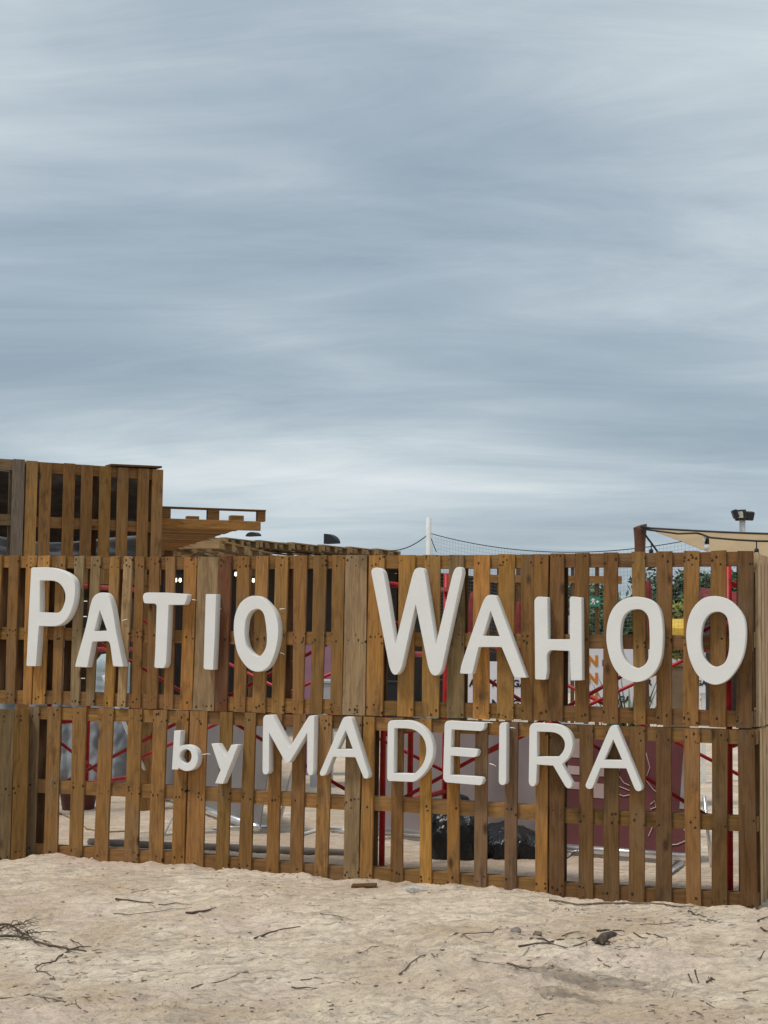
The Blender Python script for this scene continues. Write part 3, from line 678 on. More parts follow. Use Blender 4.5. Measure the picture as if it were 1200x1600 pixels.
# loose aluminium poles
def pole(lab, pts, r=.012, mat='pole_white'):
    o = tube('aluminium_pole', pts, r, mat, n=8, loc=pts[0]); o.location = pts[0]; tag(o, lab, 'pole', 'loose poles behind the wall'); return o
b_ = g_at(432, 1300); pole('white leaning pole below the letter M', [b_+Vector((0,0,-.01)), b_+Vector((.16, .12, .78))], .014)
b_ = g_at(1113, 1356); pole('grey leaning strut right of the maroon banner', [b_+Vector((0,0,-.01)), b_+Vector((-.06, .05, .46))], .014, 'aluminium')
pole('bright pole on the sand below the maroon banner', [g_at(1028, 1380, .02), g_at(1068, 1352, .02)], .016, 'aluminium')
pole('thin white pole lying beneath the letter b', [g_at(253, 1306, .012), g_at(300, 1303, .012), g_at(345, 1301, .012)], .009)
pole('white pole lying on the sand below the letter A of the bottom word', [g_at(470, 1307, .012), g_at(508, 1296, .012)], .012)
pole('bright pole lying below the second slat before the letter D', [g_at(515, 1300, .02), g_at(560, 1304, .02)], .018, 'aluminium')
b_ = g_at(255, 1308); pole('thin white stick leaning beneath the letter b', [b_, b_+Vector((.09, .03, .21))], .007)
b_ = at_y(180, 1130, 2.3); pole('white leaning pole in front of the grey tarp', [g_at(252, 1262)+Vector((0,0,-.01)), Vector((b_.x-.12, 2.3, 1.15))], .016)
# grey hose
pts = [g_at(x, y, .018) for x, y in ((140,1319),(175,1322),(230,1325),(300,1327),(370,1330),(440,1333),(500,1335),(548,1337))]
o = tube('fabric_roll', pts, [.024,.028,.03,.027,.03,.028,.026,.022], 'hose_grey', n=10, loc=pts[0]); o.location = pts[0]; tag(o, 'long dark grey rolled fabric lying along the foot of the wall', 'roll')
# rubbish bags
def bag(lab, px, py, w, d, h, seed, tilt=0):
    bm = bmesh.new(); bmesh.ops.create_icosphere(bm, subdivisions=5, radius=1)
    for v in bm.verts:
        p = v.co.copy(); s = 1+.22*mnoise.noise(p*1.3+Vector((seed, 0, 0))) + .13*(1-abs(mnoise.noise(Vector((p.x*2.6, p.y*2.6, p.z*1.3+seed))))*2) + .025*(1-abs(mnoise.noise(p*5+Vector((0, seed, 3))))*2)
        p = p*s; p.z = max(p.z, -.42)
        if p.z > .5: k = (p.z-.5); p.x *= 1-.55*min(k, 1); p.y *= 1-.55*min(k, 1)
        v.co = Vector((p.x*w/2, p.y*d/2, (p.z+.42)*h/1.42+tilt*p.x*.1))
    me = bpy.data.meshes.new('rubbish_bag'); bm.to_mesh(me); bm.free()
    o = link('rubbish_bag', me, 'bag_black', smooth=True); b_ = g_at(px, py); o.location = b_-Vector((0, 0, .015)); tag(o, lab, 'bag', 'black rubbish bags'); return o
bag('tall black rubbish bag slumped behind the letter E', 712, 1338, .44, .40, .40, 3.1)
bag('flat black rubbish bag spreading right of the tall bag', 790, 1336, .56, .42, .22, 8.4)
# dark red tub and cable on the left
def lathe(name, prof, mat, parent=None, n=20):
    rings = [[(r*math.cos(2*math.pi*k/n), r*math.sin(2*math.pi*k/n), z) for k in range(n)] for r, z in prof]
    v, f = loft(rings); return link(name, fixn(mesh(name, v, f)), mat, parent, smooth=True)
b_ = g_at(122, 1264); o = lathe('plastic_tub', [(.13, -.01), (.135, .0), (.165, .17), (.172, .172), (.172, .185), (.16, .185), (.13, .02)], 'bucket_dark'); o.location = b_; tag(o, 'dark red plastic tub on the sand behind the lower left slats', 'tub')
pts = [g_at(x, y, .008) for x, y in ((60,1256),(90,1270),(118,1283),(135,1296),(160,1302),(200,1300),(215,1290))]
o = tube('extension_cable', pts, .006, 'cable_tan', n=5, loc=pts[0]); o.location = pts[0]; tag(o, 'tan cable snaking over the sand behind the lower left pallet', 'cable')
# ribbed pale drum behind the letter A
b_ = at_d(176, 1088, 15.7); dz_ = b_.z; prof = [(.17, -.02), (.19, .0)]
for i in range(3): prof += [(.195, .04+i*.085), (.188, .06+i*.085), (.188, .075+i*.085), (.195, .10+i*.085)]
prof += [(.18, .33), (.12, .41), (.05, .42)]
gz = ground(b_.x, b_.y); o = lathe('water_drum', prof, 'drum_blue'); o.location = (b_.x, b_.y, dz_); tag(o, 'pale blue ribbed plastic drum behind the first letter A', 'drum')
E_ = empty('drum_stand', (b_.x, b_.y, gz), 'low timber stand under the pale blue drum', 'stand')
box('top', -.3, .3, -.3, .3, dz_-gz-.06, dz_-gz-.022, 'wood_x', E_, .003, TONE['d'])
for sx in (-.26, .26):
    for sy in (-.26, .26): box('leg', sx-.03, sx+.03, sy-.03, sy+.03, -.02, dz_-gz-.061, 'wood_z', E_, 0, TONE['d'])
# grey tarp hung far left
def cloth(name, tl, tr, bl, br, nu_, nv_, amp, freq, mat, lab, cat, seed=0):
    tl, tr, bl, br = map(Vector, (tl, tr, bl, br)); nn = (tr-tl).cross(bl-tl).normalized(); v = []; f = []
    for j in range(nv_+1):
        for i in range(nu_+1):
            u, t = i/nu_, j/nv_; p = tl.lerp(tr, u).lerp(bl.lerp(br, u), t)
            d = amp*(.6*math.sin(u*freq*6.28+1.2*mnoise.noise(Vector((u*4, t*2, seed))))*(.35+.65*t)+1.1*mnoise.noise(Vector((u*freq*.9+seed, t*3.2, 1)))+.5*mnoise.noise(Vector((u*freq*3+seed, t*9, 4))))
            zt = .06*math.sin(u*3.1*2.2+.6)*(1-t) if True else 0
            v.append(p+nn*d+Vector((0, 0, zt)))
    for j in range(nv_):
        for i in range(nu_):
            a = j*(nu_+1)+i; f.append((a, a+1, a+nu_+2, a+nu_+1))
    off = (tl+tr+bl+br)/4; off.z = min(bl.z, br.z)
    o = link(name, mesh(name, [x-off for x in v], f), mat, smooth=True); o.location = off
    m_ = o.modifiers.new('thick', 'SOLIDIFY'); m_.thickness = .004
    return tag(o, lab, cat)
def gnd(p): return Vector((p.x, p.y, ground(p.x, p.y)+.01))
tl, tr = at_d(-70, 880, 15.2), at_d(110, 884, 15.4); cloth('grey_tarp', tl, tr, gnd(tl), gnd(tr), 70, 60, .08, 4, 'tarp_grey', 'tall wrinkled grey tarp hanging behind the left end of the wall', 'tarp')
tl, tr = at_d(98, 1094, 15.1), at_d(222, 1096, 15.1); cloth('grey_tarp', tl, tr, gnd(tl), gnd(tr), 60, 40, .06, 4, 'tarp_grey', 'low wrinkled grey tarp below the pale blue drum', 'tarp', 3)
# tarp line: two posts and a bar
def timber(lab, p, z0, z1, w=.09, mat='wood_z', col='b', name='timber_post'):
    o = box(name, -w/2, w/2, -w/2, w/2, z0, z1, mat, None, .003, TONE[col]); o.location = (p.x, p.y, 0); o.rotation_euler = (0, 0, .6); tag(o, lab, 'post', 'timber posts of the pallet hut'); return o

# ------------------------------------------------------------------ pallet hut: third tier, roof pallets, far roof row
az = math.radians(40); td = Vector((math.sin(az), math.cos(az), 0)); tn = Vector((math.cos(az), -math.sin(az), 0))   # tn faces the camera side
T0 = at_d(42, 720, 13.25); ztop = T0.z
protoT = make_pallet('weathered wooden pallet standing on the top tier of the hut, golden first slat', 'b', 8, .098, group='pallets of the hut')
base = Vector((T0.x, T0.y, ztop-1.0)); orient(protoT, td, (0, 0, 1), tn, base-tn*.143)
sl = [c_ for c_ in protoT.children if c_.name.startswith('slat')]; sl[0].color = (.42, .225, .07, 1); sl[1].location.x -= .045; sl[7].color = (.36, .19, .07, 1); sl[6].location.x += .03
o = copy_thing(protoT, 'grey weathered wooden pallet on the top tier at the left frame edge', None, 'k'); orient(o, td, (0, 0, 1), tn, base-tn*.135-td*1.215+Vector((0,0,.005)))
ks = [c_ for c_ in o.children if c_.name.startswith('slat')]
for c_, x in zip(ks[:5], (1.10, .86, .60, .34, .0)): c_.location.x = x
for c_ in ks[5:]: bpy.data.objects.remove(c_)
for ch in o.children: ch.color = tone('y' if ch.name.startswith('stringer') else 'k')
zt2 = base.z
o = box('loose_board', 0, .46, -.09, .07, 0, .016, 'wood_x', None, .002, TONE['d']); o.location = base+td*.72-tn*.07+Vector((0, 0, 1.004)); o.rotation_euler = (0, -.02, math.atan2(td.y, td.x)); tag(o, 'thin dark board lying loose on top of the golden-slatted pallet', 'board')
tl = base-tn*.22-td*1.25; tr = base-tn*.22+td*1.12; tl.z = 2.36; tr.z = 2.30; b1, b2 = tl.copy(), tr.copy(); b1.z = b2.z = 1.98
cloth('grey_tarp', tl, tr, b1, b2, 60, 14, .035, 3, 'tarp_grey', 'grey tarp strip inside the foot of the top-tier pallets', 'tarp', 7)
for t, lab in ((-1.1, 'timber post under the grey top-tier pallet'), (.05, 'timber post under the left end of the golden-slatted pallet'), (1.13, 'timber post under the right end of the golden-slatted pallet')):
    p = base+td*t-tn*.09; timber(lab, p, ground(p.x, p.y)-.05, zt2, .10)
# boards behind the top tier, inner shade of the hut painted as near-black colour
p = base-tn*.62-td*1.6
E_ = empty('board_wall', p, 'boarded inside wall behind the top-tier pallets, hut shade painted in', 'wall', None, math.atan2(td.y, td.x))
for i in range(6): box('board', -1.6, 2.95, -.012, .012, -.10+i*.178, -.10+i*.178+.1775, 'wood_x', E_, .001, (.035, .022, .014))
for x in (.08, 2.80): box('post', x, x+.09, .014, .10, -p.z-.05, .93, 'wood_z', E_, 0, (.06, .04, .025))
# roof edge jutting out to the right of the top tier: rail on blocks over a beam, boards behind
R0 = at_d(245, 824, 13.9)
rt = Vector((math.sin(math.radians(52)), math.cos(math.radians(52)), 0)); rn = Vector((-rt.y, rt.x, 0))
RO = R0-rt*.12
E_ = empty('hut_roof', RO, 'wooden roof edge jutting out right of the top-tier pallets', 'roof', None, math.atan2(rt.y, rt.x))
kx = lambda px: (at_d(px, 824, 13.9)-RO).dot(rt)*1.06
box('edge_beam', 0, kx(407), 0, .045, 0, .082, 'wood_x', E_, .003, TONE['g'])
box('top_rail', 0, kx(415), -.004, .09, .172, .186, 'wood_x', E_, .002, TONE['d'])
for a, b in ((248, 265), (323, 341), (402, 414.5)): box('block', kx(a), kx(b), .002, .085, .083, .1715, 'wood_x', E_, .003, tone('b')[:3])
box('block', kx(378), kx(400), .55, .65, .083, .1715, 'wood_x', E_, .003, TONE['b'])
box('block', kx(302), kx(322), .40, .48, .083, .14, 'wood_x', E_, .003, TONE['b'])
for i in range(26): box('ceiling_board', 0, kx(392)+random.uniform(-.02, .02), .05+.185*i, .228+.185*i, .045-.005*(i % 2), .078, 'wood_x', E_, .002, tone('b')[:3])
for x in (.06, kx(380)): box('post', x, x+.09, 4.4, 4.49, -RO.z-.05, .038, 'wood_z', E_, 0, TONE['d'])
E_ = empty('board_wall', RO+rn*4.6-rt*1.2, 'board wall closing the hut below the jutting roof edge, hut shade painted in', 'wall', None, math.atan2(rt.y, rt.x))
for i in range(14): box('board', 0, 2.05, 0, .025, -.02-.175*(i+1), -.03-.175*i, 'wood_x', E_, .002, (.04, .026, .016))  # shade under the hut roof painted into the near-black board colour
# far roof row
A_, B_ = at_d(352, 840, 24.0), at_d(645, 861, 30.0); rd = (B_-A_); rd.z = 0; rl = rd.length; rd.normalize(); rp = Vector((-rd.y, rd.x, 0))
nrow = max(4, int(rl/1.03)); protoF = make_pallet('flat wooden pallet in the far roof row', 'l', 7, .11, group='pallets of the far roof')
names = []
for i in range(nrow):
    o = protoF if i == 0 else copy_thing(protoF, None, None, 'l')
    o['label'] = 'flat wooden pallet in the far roof row, %s from the hut' % ('first', 'second', 'third', 'fourth', 'fifth', 'sixth', 'seventh', 'eighth')[min(i, 7)]
    t = i*1.03; z = A_.z+(B_.z-A_.z)*t/rl
    orient(o, rp, -rd, (0, 0, 1), Vector((A_.x, A_.y, z))+rd*(t+1.0)+Vector((0, 0, -.14+random.uniform(-.004, .004))))
ZR = min(A_.z, B_.z)-.16
W1, W2 = at_d(185, 1000, 23.0), at_d(835, 1000, 37.0); W1.z = W2.z = 0
A0, B0 = Vector((A_.x, A_.y, 0))-rd*2.6, Vector((B_.x, B_.y, 0))+rd*3.2
E_ = empty('far_shade_roof', A0, 'near-black plank roof added to darken the far pallet shelter', 'roof')  # roof added to keep sky light out; planks painted near-black as shade
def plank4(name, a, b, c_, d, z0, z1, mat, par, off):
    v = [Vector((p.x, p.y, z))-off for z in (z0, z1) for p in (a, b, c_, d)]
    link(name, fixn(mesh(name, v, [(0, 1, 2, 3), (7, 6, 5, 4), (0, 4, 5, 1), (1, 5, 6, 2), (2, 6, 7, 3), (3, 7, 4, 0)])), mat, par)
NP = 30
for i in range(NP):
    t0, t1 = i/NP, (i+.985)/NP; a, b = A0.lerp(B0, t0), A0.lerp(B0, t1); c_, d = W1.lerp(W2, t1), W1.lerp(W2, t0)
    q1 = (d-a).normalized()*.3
    plank4('plank', a, b, c_+q1, d+q1, ZR-.05, ZR-.02-.008*(i % 2), 'dark_and_shaded_wood', E_, A0)
E_ = empty('far_back_wall', W1, 'plank back wall of the far pallet shelter, shade painted in', 'wall'); wdir = (W2-W1).normalized(); wnr = Vector((-wdir.y, wdir.x, 0))  # deep shade of the shelter painted into the plank colour
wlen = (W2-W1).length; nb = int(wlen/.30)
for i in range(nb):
    a, b = W1+wdir*(.30*i), W1+wdir*(.30*i+.296); plank4('plank', a, b, b+wnr*.03, a+wnr*.03, -.05, ZR-.055-.006*(i % 2), 'dark_and_shaded_wood', E_, W1)
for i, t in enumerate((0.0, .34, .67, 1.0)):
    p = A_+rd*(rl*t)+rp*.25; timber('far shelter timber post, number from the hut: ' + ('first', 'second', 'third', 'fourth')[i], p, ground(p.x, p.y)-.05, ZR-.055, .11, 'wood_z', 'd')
# second, lower roof edge curving down towards the wall
A2, B2 = at_d(343, 846, 19.0), at_d(446, 872, 21.5); r2 = (B2-A2); r2.z = 0; l2 = r2.length; r2.normalize()
for i in range(2):
    o = copy_thing(protoF, ('slanting wooden pallet at the upper end of the lower roof edge', 'slanting wooden pallet at the lower end of the lower roof edge')[i], 'pallets of the lower roof edge', 'l')
    t = i*1.03; zs = (B2.z-A2.z)/l2
    ax = Vector((r2.x, r2.y, zs)).normalized(); ay = Vector((-r2.y, r2.x, 0)); orient(o, ay, -ax, ay.cross(-ax), Vector((A2.x, A2.y, A2.z-.12))+ax*(t+1.0))
p = A2+r2*.05+Vector((-r2.y, r2.x, 0))*.3; timber('timber post under the lower roof edge, hut side', p, ground(p.x, p.y)-.05, A2.z-.14, .1, col='d')
p = A2+r2*2.2+Vector((-r2.y, r2.x, 0))*.3; timber('timber post under the lower roof edge, shelter side', p, ground(p.x, p.y)-.05, A2.z-.12+2.2*zs-.02, .1, col='d')
# black quarter discs on the roof
def quarter_disc(lab, px, py, dep, r, ang, sz=1.0):
    p = at_d(px, py, dep); n_ = 14; v = []; th = .10
    pts = [(0, 0)]+[(r*math.cos(ang*k/n_), sz*r*math.sin(ang*k/n_)) for k in range(n_+1)]
    for y in (-th/2, th/2): v += [(x, y, z) for x, z in pts]
    m_ = len(pts); f = [tuple(range(m_)), tuple(range(2*m_-1, m_-1, -1))]+[(i, (i+1) % m_, (i+1) % m_+m_, i+m_) for i in range(m_)]
    o = link('roof_speaker', fixn(mesh('roof_speaker', v, f)), 'black_plastic'); o.location = p; o.rotation_euler = (0, 0, -YAW*-1); tag(o, lab, 'speaker', 'black round-backed speakers on the roof')
quarter_disc('black quarter-round speaker standing on the far roof', 509, 850, 26.6, .29, math.pi/2, .58)
quarter_disc('low black half-round speaker on the roof behind the jutting pallet', 396, 838, 25.0, .13, math.pi, .5)

# lit bulbs inside the hut
for px, py, k, bl_l in ((247,895,15.5,'above the left end of the letter T'),(274.5,906,16.5,'above the crossbar of the letter T'),(281.5,906,16.8,'above the crossbar of the letter T'),(368.5,896.5,17,'above the left of the first letter O'),(396,906.5,17.5,'just above the first letter O')):
    p = at_d(px, py, k)
    E_ = empty('light_bulb', p, 'small lit bulb hanging in the dark hut, ' + bl_l, 'bulb', 'lit bulbs in the hut')
    o = lathe('glass', [(.003, -.026), (.013, -.017), (.015, -.004), (.010, .02)], 'bulb_lit', E_, 10)
    lathe('socket', [(.014, .018), (.014, .05), (.008, .06)], 'black_plastic', E_, 8); tube('wire', [(0, 0, .055), (0, 0, .25)], .004, 'black_cable', E_, 4)
pa, pb = at_d(225, 868, 15.2), at_d(480, 878, 18.5)
pts = [pa.lerp(pb, t)+Vector((0, 0, -.10*math.sin(t*math.pi*3)**2+.06)) for t in [i/24 for i in range(25)]]
o = tube('light_cable', pts, .006, 'black_cable', n=4, loc=pts[0]); o.location = pts[0]; tag(o, 'black bulb cable strung inside the hut', 'cable')

# ------------------------------------------------------------------ white post and net, brown log, shade sail, floodlight
pt = at_d(670, 809, 30.0); o = lathe('net_post', [(.050, -.1), (.050, 0), (.050, pt.z-.005), (.044, pt.z)], 'pole_white', None, 12); o.location = (pt.x, pt.y, 0); tag(o, 'plain white post holding the net, rising above the wall', 'post')
def cat(pa, pb, sag, n=24): return [pa.lerp(pb, i/n)+Vector((0, 0, -sag*4*(i/n)*(1-i/n))) for i in range(n+1)]
NA = at_d(671, 833, 30.0); ND = at_d(1130, 832, 26.0)
topline = cat(NA, ND, .34, 90)
E_ = empty('ball_net', (NA.x, NA.y, 0), 'fine ball net hanging from a dark cable right of the white post', 'net')
o_ = Vector((NA.x, NA.y, 0))
tube('top_cable', [p-o_ for p in topline], .008, 'rope_dark', E_, 5)
lft = cat(at_d(605, 860, 30.2), NA, .10, 12); tube('stay_cable', [p-o_ for p in lft], .010, 'rope_dark', E_, 5)
dv = cat(NA, at_d(682, 862, 30), .02, 6); tube('stay_cable', [p-o_ for p in dv], .008, 'rope_dark', E_, 4)
parts = []
H_NET = 1.9; nvl = 88
def topz(t):
    k = t*90; i = min(int(k), 89); return topline[i].lerp(topline[i+1], k-i)
for i in range(nvl+1):
    p = topz(i/nvl)-o_; parts.append(tube_geo([p, p-Vector((0, 0, H_NET))],   .0017, 3))
for j in range(1, 31):
    parts.append(tube_geo([topz(i/30)-o_-Vector((0, 0, H_NET*j/30)) for i in range(31)],   .0017, 3))
v, f = join_geo(parts); o = link('net_mesh', mesh('net_mesh', v, f), 'net_cord', E_); o['kind'] = 'stuff'
# log post
lp, lb = at_d(1003, 822, 12.2), at_d(1001, 864, 12.2)
rings = []; base = Vector((lp.x, lp.y, 0))
prof = [(-.05, .050), (.6, .050), (1.4, .046), (2.0, .042), (lp.z-.20, .040), (lp.z-.10, .043), (lp.z-.02, .050), (lp.z+.002, .051)]
for z, r in prof: rings.append([(r*(1+.10*math.sin(3*a+z*2))*math.cos(a)+.012*math.sin(z*2.2), r*(1+.10*math.sin(3*a+z*2))*math.sin(a), z+(.014*math.cos(a) if z > lp.z-.01 else 0)) for a in [2*math.pi*k/14 for k in range(14)]])
v, f = loft(rings); o = link('log_post', fixn(mesh('log_post', v, f)), 'log_brown', smooth=True); o.location = base; tag(o, 'dark brown log post that holds the tan shade sail', 'post')
# shade sail: apex at the log, wide end to the right
P1 = at_d(1013, 826, 12.15); P2 = at_d(1420, 836, 11.2); P3 = at_d(1400, 985, 9.9)
E_ = empty('shade_sail', (P1.x, P1.y, P1.z), 'tan fabric shade sail stretched from the log post to the right', 'shade sail')
v = []; f = []; NU, NV = 28, 14
for i in range(NU+1):
    u = i/NU
    a = P1.lerp(P2, u)+Vector((0, 0, -.02*math.sin(math.pi*u))); b = P1.lerp(P3, u)+Vector((0, 0, .015*math.sin(math.pi*u)))
    for j in range(NV+1):
        t = j/NV; p = a.lerp(b, t); p = p+Vector((.06, .10, 0))*math.sin(math.pi*t)*u*1.6; v.append(p-P1)
for i in range(NU):
    for j in range(NV): k = i*(NV+1)+j; f.append((k, k+1, k+NV+2, k+NV+1))
o = link('fabric', mesh('fabric', v, f), 'sail_tan', E_, smooth=True); m_ = o.modifiers.new('thick', 'SOLIDIFY'); m_.thickness = .003
tube('hem_rope', [(P1.lerp(P2, i/20)+Vector((0, 0, -.02*math.sin(math.pi*i/20)+.004)))-P1 for i in range(21)], .008, 'rope_dark', E_, 5)
tube('corner_rope', [at_d(1001, 823, 12.1)-P1, Vector((0, 0, 0)), at_d(1030, 828, 12.15)-P1], [.008, .015, .008], 'rope_dark', E_, 6)
# rope and hanging bulb at the log
p0 = at_d(1003, 828, 12.12); pts = [p0, at_d(1012, 841, 12.1), at_d(1018, 849, 12.1), at_d(1030, 866, 12.1)]
o = tube('tie_rope', [p-p0 for p in pts], .008, 'rope_dark', n=5); o.location = p0; tag(o, 'dark rope tied round the log post and slanting down', 'rope')
def string_bulb(px, py, dep, lab, drop=6):
    top = at_d(px, py-drop, dep); E_ = empty('string_bulb', top, lab, 'bulb', 'bulbs of the string light')
    k = dep/2500
    tube('wire', [(0, 0, 0), (0, 0, -drop*k)], .004, 'black_cable', E_, 4)
    o = lathe('socket', [(.008, -drop*k+.002), (.016, -drop*k-.008), (.017, -drop*k-.045)], 'black_plastic', E_, 8)
    o = lathe('glass', [(.014, -drop*k-.045), (.022, -drop*k-.065), (.018, -drop*k-.085), (.004, -drop*k-.095)], 'bulb_glass', E_, 10)
string_bulb(1017.5, 858, 12.05, 'black bulb socket hanging from the rope beside the log post', 8)
string_bulb(1182, 857, 10.8, 'hanging bulb above the right corner of the wall', 12)
string_bulb(1104.5, 840, 11.4, 'bulb under the tan sail beside the pale tag', 3)
pts = [P1+Vector((0, -.03, -.01)), at_d(1060, 834, 11.7), at_d(1089, 833, 11.4), at_d(1097, 835, 11.4), at_d(1110, 840, 11.3), at_d(1150, 843.5, 11.0), at_d(1185, 845.5, 10.8), at_d(1240, 846, 10.5)]
o = tube('string_light_cable', [p-pts[0] for p in pts], .007, 'black_cable', n=5); o.location = pts[0]; tag(o, 'black string light cable running below the tan sail', 'cable')
p = at_d(1100.5, 841, 11.38); o = box('cable_tag', -.010, .010, -.004, .004, -.022, .018, 'led_panel', None, .002); o.location = p; o.rotation_euler = (0, .12, -YAW*-1); tag(o, 'small pale tag on the string light cable', 'tag')
# floodlights
fp = at_d(1160, 826, 24.0); fz = at_d(1160, 812, 24.0).z
E_ = empty('floodlight', (fp.x, fp.y, 0), 'twin black floodlight on a white post behind the tan sail', 'floodlight')
o = lathe('post', [(.045, -.1), (.045, 0), (.045, fz)], 'pole_white', E_, 10)
k = 24/2500
def head(cx, cz, wl, h, rot, tilt, panel):
    H = bpy.data.objects.new('lamp_head', mesh('lamp_head', *box_geo(-wl/2, wl/2, -.035, .035, -h/2, h/2, .012))); COL.objects.link(H); H.data.materials.append(MATS['black_plastic']); fixn(H.data)
    H.parent = E_; H.location = (cx*math.cos(YAW), -.06+cx*-math.sin(YAW), cz); H.rotation_euler = (tilt, 0, rot)
    if panel:
        pn = box('led_panel', -wl*.38, wl*.38, -.039, -.0355, -h*.34, h*.34, 'led_panel', H)
head(-.025, fz+.075, .19, .14, -YAW*-1, .18, True); head(.09, fz+.055, .20, .13, .75, .35, False); head(-.10, fz+.08, .17, .13, -1.25, .35, False)
box('bracket', -.11, .11, -.025, .025, fz-.012, fz+.012, 'black_plastic', E_, .003).rotation_euler = (0, 0, YAW)

# ------------------------------------------------------------------ middle distance seen through the upper gaps
def text_mesh(name, s, h, mat, parent, loc, rx=math.pi/2, rz=0.0, shear=0.0):
    cu = bpy.data.curves.new(name, 'FONT'); cu.body = s; cu.size = h/.72; cu.extrude = .002; cu.align_x = 'CENTER'; cu.offset = h*(.075 if 'orange' in mat else .05); cu.shear = shear
    t = bpy.data.objects.new('tmp', cu); COL.objects.link(t); dg = bpy.context.evaluated_depsgraph_get(); me = bpy.data.meshes.new_from_object(t.evaluated_get(dg)); bpy.data.objects.remove(t)
    me.materials.clear(); o = link(name, me, mat, parent); o.location = loc; o.rotation_euler = (rx, 0, rz); return o
def signboard(lab, x0, y0, x1, y1, dep, items):
    """free standing board facing the camera side; items: (text, px, py(baseline), height px, material)"""
    c_ = at_d((x0+x1)/2, y1, dep); k = dep/2500; wd, ht = (x1-x0)*k, (y1-y0)*k; g0 = ground(c_.x, c_.y)
    E_ = empty('sign_board', (c_.x, c_.y, g0), lab, 'sign', 'white lettered sign boards', -YAW*1.0)
    E_.rotation_euler = (0, 0, -YAW)
    zb = c_.z-g0
    box('board', -wd/2, wd/2, 0, .02, zb, zb+ht, 'sign_white', E_, .002)
    for sx in (-wd*.42, wd*.42): box('leg', sx-.02, sx+.02, .021, .06, -.03, zb+ht*.9, 'pole_white', E_)
    for s, px, py, hp, mat in items: text_mesh('lettering', s, hp*k, mat, E_, ((px-(x0+x1)/2)*k, -.0025, zb+(y1-py)*k))
signboard('white sign board with black lettering behind the second letter A', 728, 1034, 816, 1112, 15.0,
   [('A', 738, 1073, 11, 'print_black'), ('Y', 770, 1073, 11, 'print_black'), ('GA', 811, 1073, 11, 'print_black'), ('N', 774, 1104, 11, 'print_black'), ('G', 806, 1104, 11, 'print_black')])
signboard('white sign board with orange and black lettering behind the letters H and O', 899, 1013, 1023, 1110, 15.2,
   [('N', 926, 1041, 16, 'print_orange'), ('N', 926, 1068, 16, 'print_orange'), ('N', 926, 1096, 16, 'print_orange'), ('GA', 976, 1097, 9.5, 'print_black'), ('R', 1015, 1097, 9.5, 'print_black'), ('R', 1014, 1070, 9.5, 'print_black'), ('P', 944, 1041, 9.5, 'print_black')])
signboard('narrow white sign board with black lettering behind the last letter O', 1082, 1004, 1102, 1083, 17.0, [('GA', 1096, 1071, 8, 'print_black')])
# plant in front of the second board
def tuft(name, lab, p, n_, h, mat, seed, spread=.5, wd=.018):
    rnd = random.Random(seed); parts = []
    for i in range(n_):
        a = rnd.uniform(0, 6.28); s = rnd.uniform(.1, 1)*spread; hh = h*rnd.uniform(.6, 1)
        d = Vector((math.cos(a), math.sin(a), 0)); sd_ = Vector((-d.y, d.x, 0))*wd
        p0 = Vector((0, 0, -.02)); p1 = d*s*.45*hh+Vector((0, 0, hh*.6)); p2 = d*s*hh+Vector((0, 0, hh*(.95-.3*s)))
        parts.append(([p0-sd_*.6, p0+sd_*.6, p1+sd_, p1-sd_, p2], [(0, 1, 2, 3), (3, 2, 4)]))
    v, f = join_geo(parts); o = link(name, mesh(name, v, f), mat); o.location = p; tag(o, lab, 'plant'); return o
p = at_d(985, 1110, 14.3); tuft('leafy_plant', 'spiky dark green plant in front of the orange-lettered sign board', (p.x, p.y, ground(p.x, p.y)), 46, 1.45, 'leaf_dark', 4, .42, .02)
# brown box, dark post
def standing_box(name, lab, cat_, x0, y0, x1, y1, dep, mat, thick=.3):
    c_ = at_d((x0+x1)/2, y1, dep); k = dep/2500; wd = (x1-x0)*k; g0 = ground(c_.x, c_.y); zt = at_d((x0+x1)/2, y0, dep).z
    E_ = empty(name, (c_.x, c_.y, g0), lab, cat_); E_.rotation_euler = (0, 0, -YAW)
    box('body', -wd/2, wd/2, 0, thick, -.03, zt-g0, mat, E_, .006); box('lid', -wd/2-.012, wd/2+.012, -.012, thick+.012, zt-g0+.001, zt-g0+.03, mat, E_, .004); return E_
standing_box('wooden_cabinet', 'plain brown cabinet behind the slats between the two last letters O', 'cabinet', 1045, 1042, 1078, 1120, 14.5, 'brown_board')
standing_box('white_cooler', 'white cool box on the sand behind the close-slatted pallet', 'cool box', 486, 1068, 520, 1120, 16.0, 'concrete_grey', .5)
standing_box('pink_stand', 'pink display stand behind the close-slatted pallet', 'stand', 470, 1003, 517, 1075, 17.5, 'pink_board', .2)
standing_box('black_crate', 'black crate on the sand behind the letter W', 'crate', 598, 1068, 640, 1082, 24, 'black_plastic', .5)
standing_box('dark_crate', 'dark crate on the sand left of the white sign board', 'crate', 686, 1066, 730, 1081, 24, 'dark_and_shaded_wood', .5)
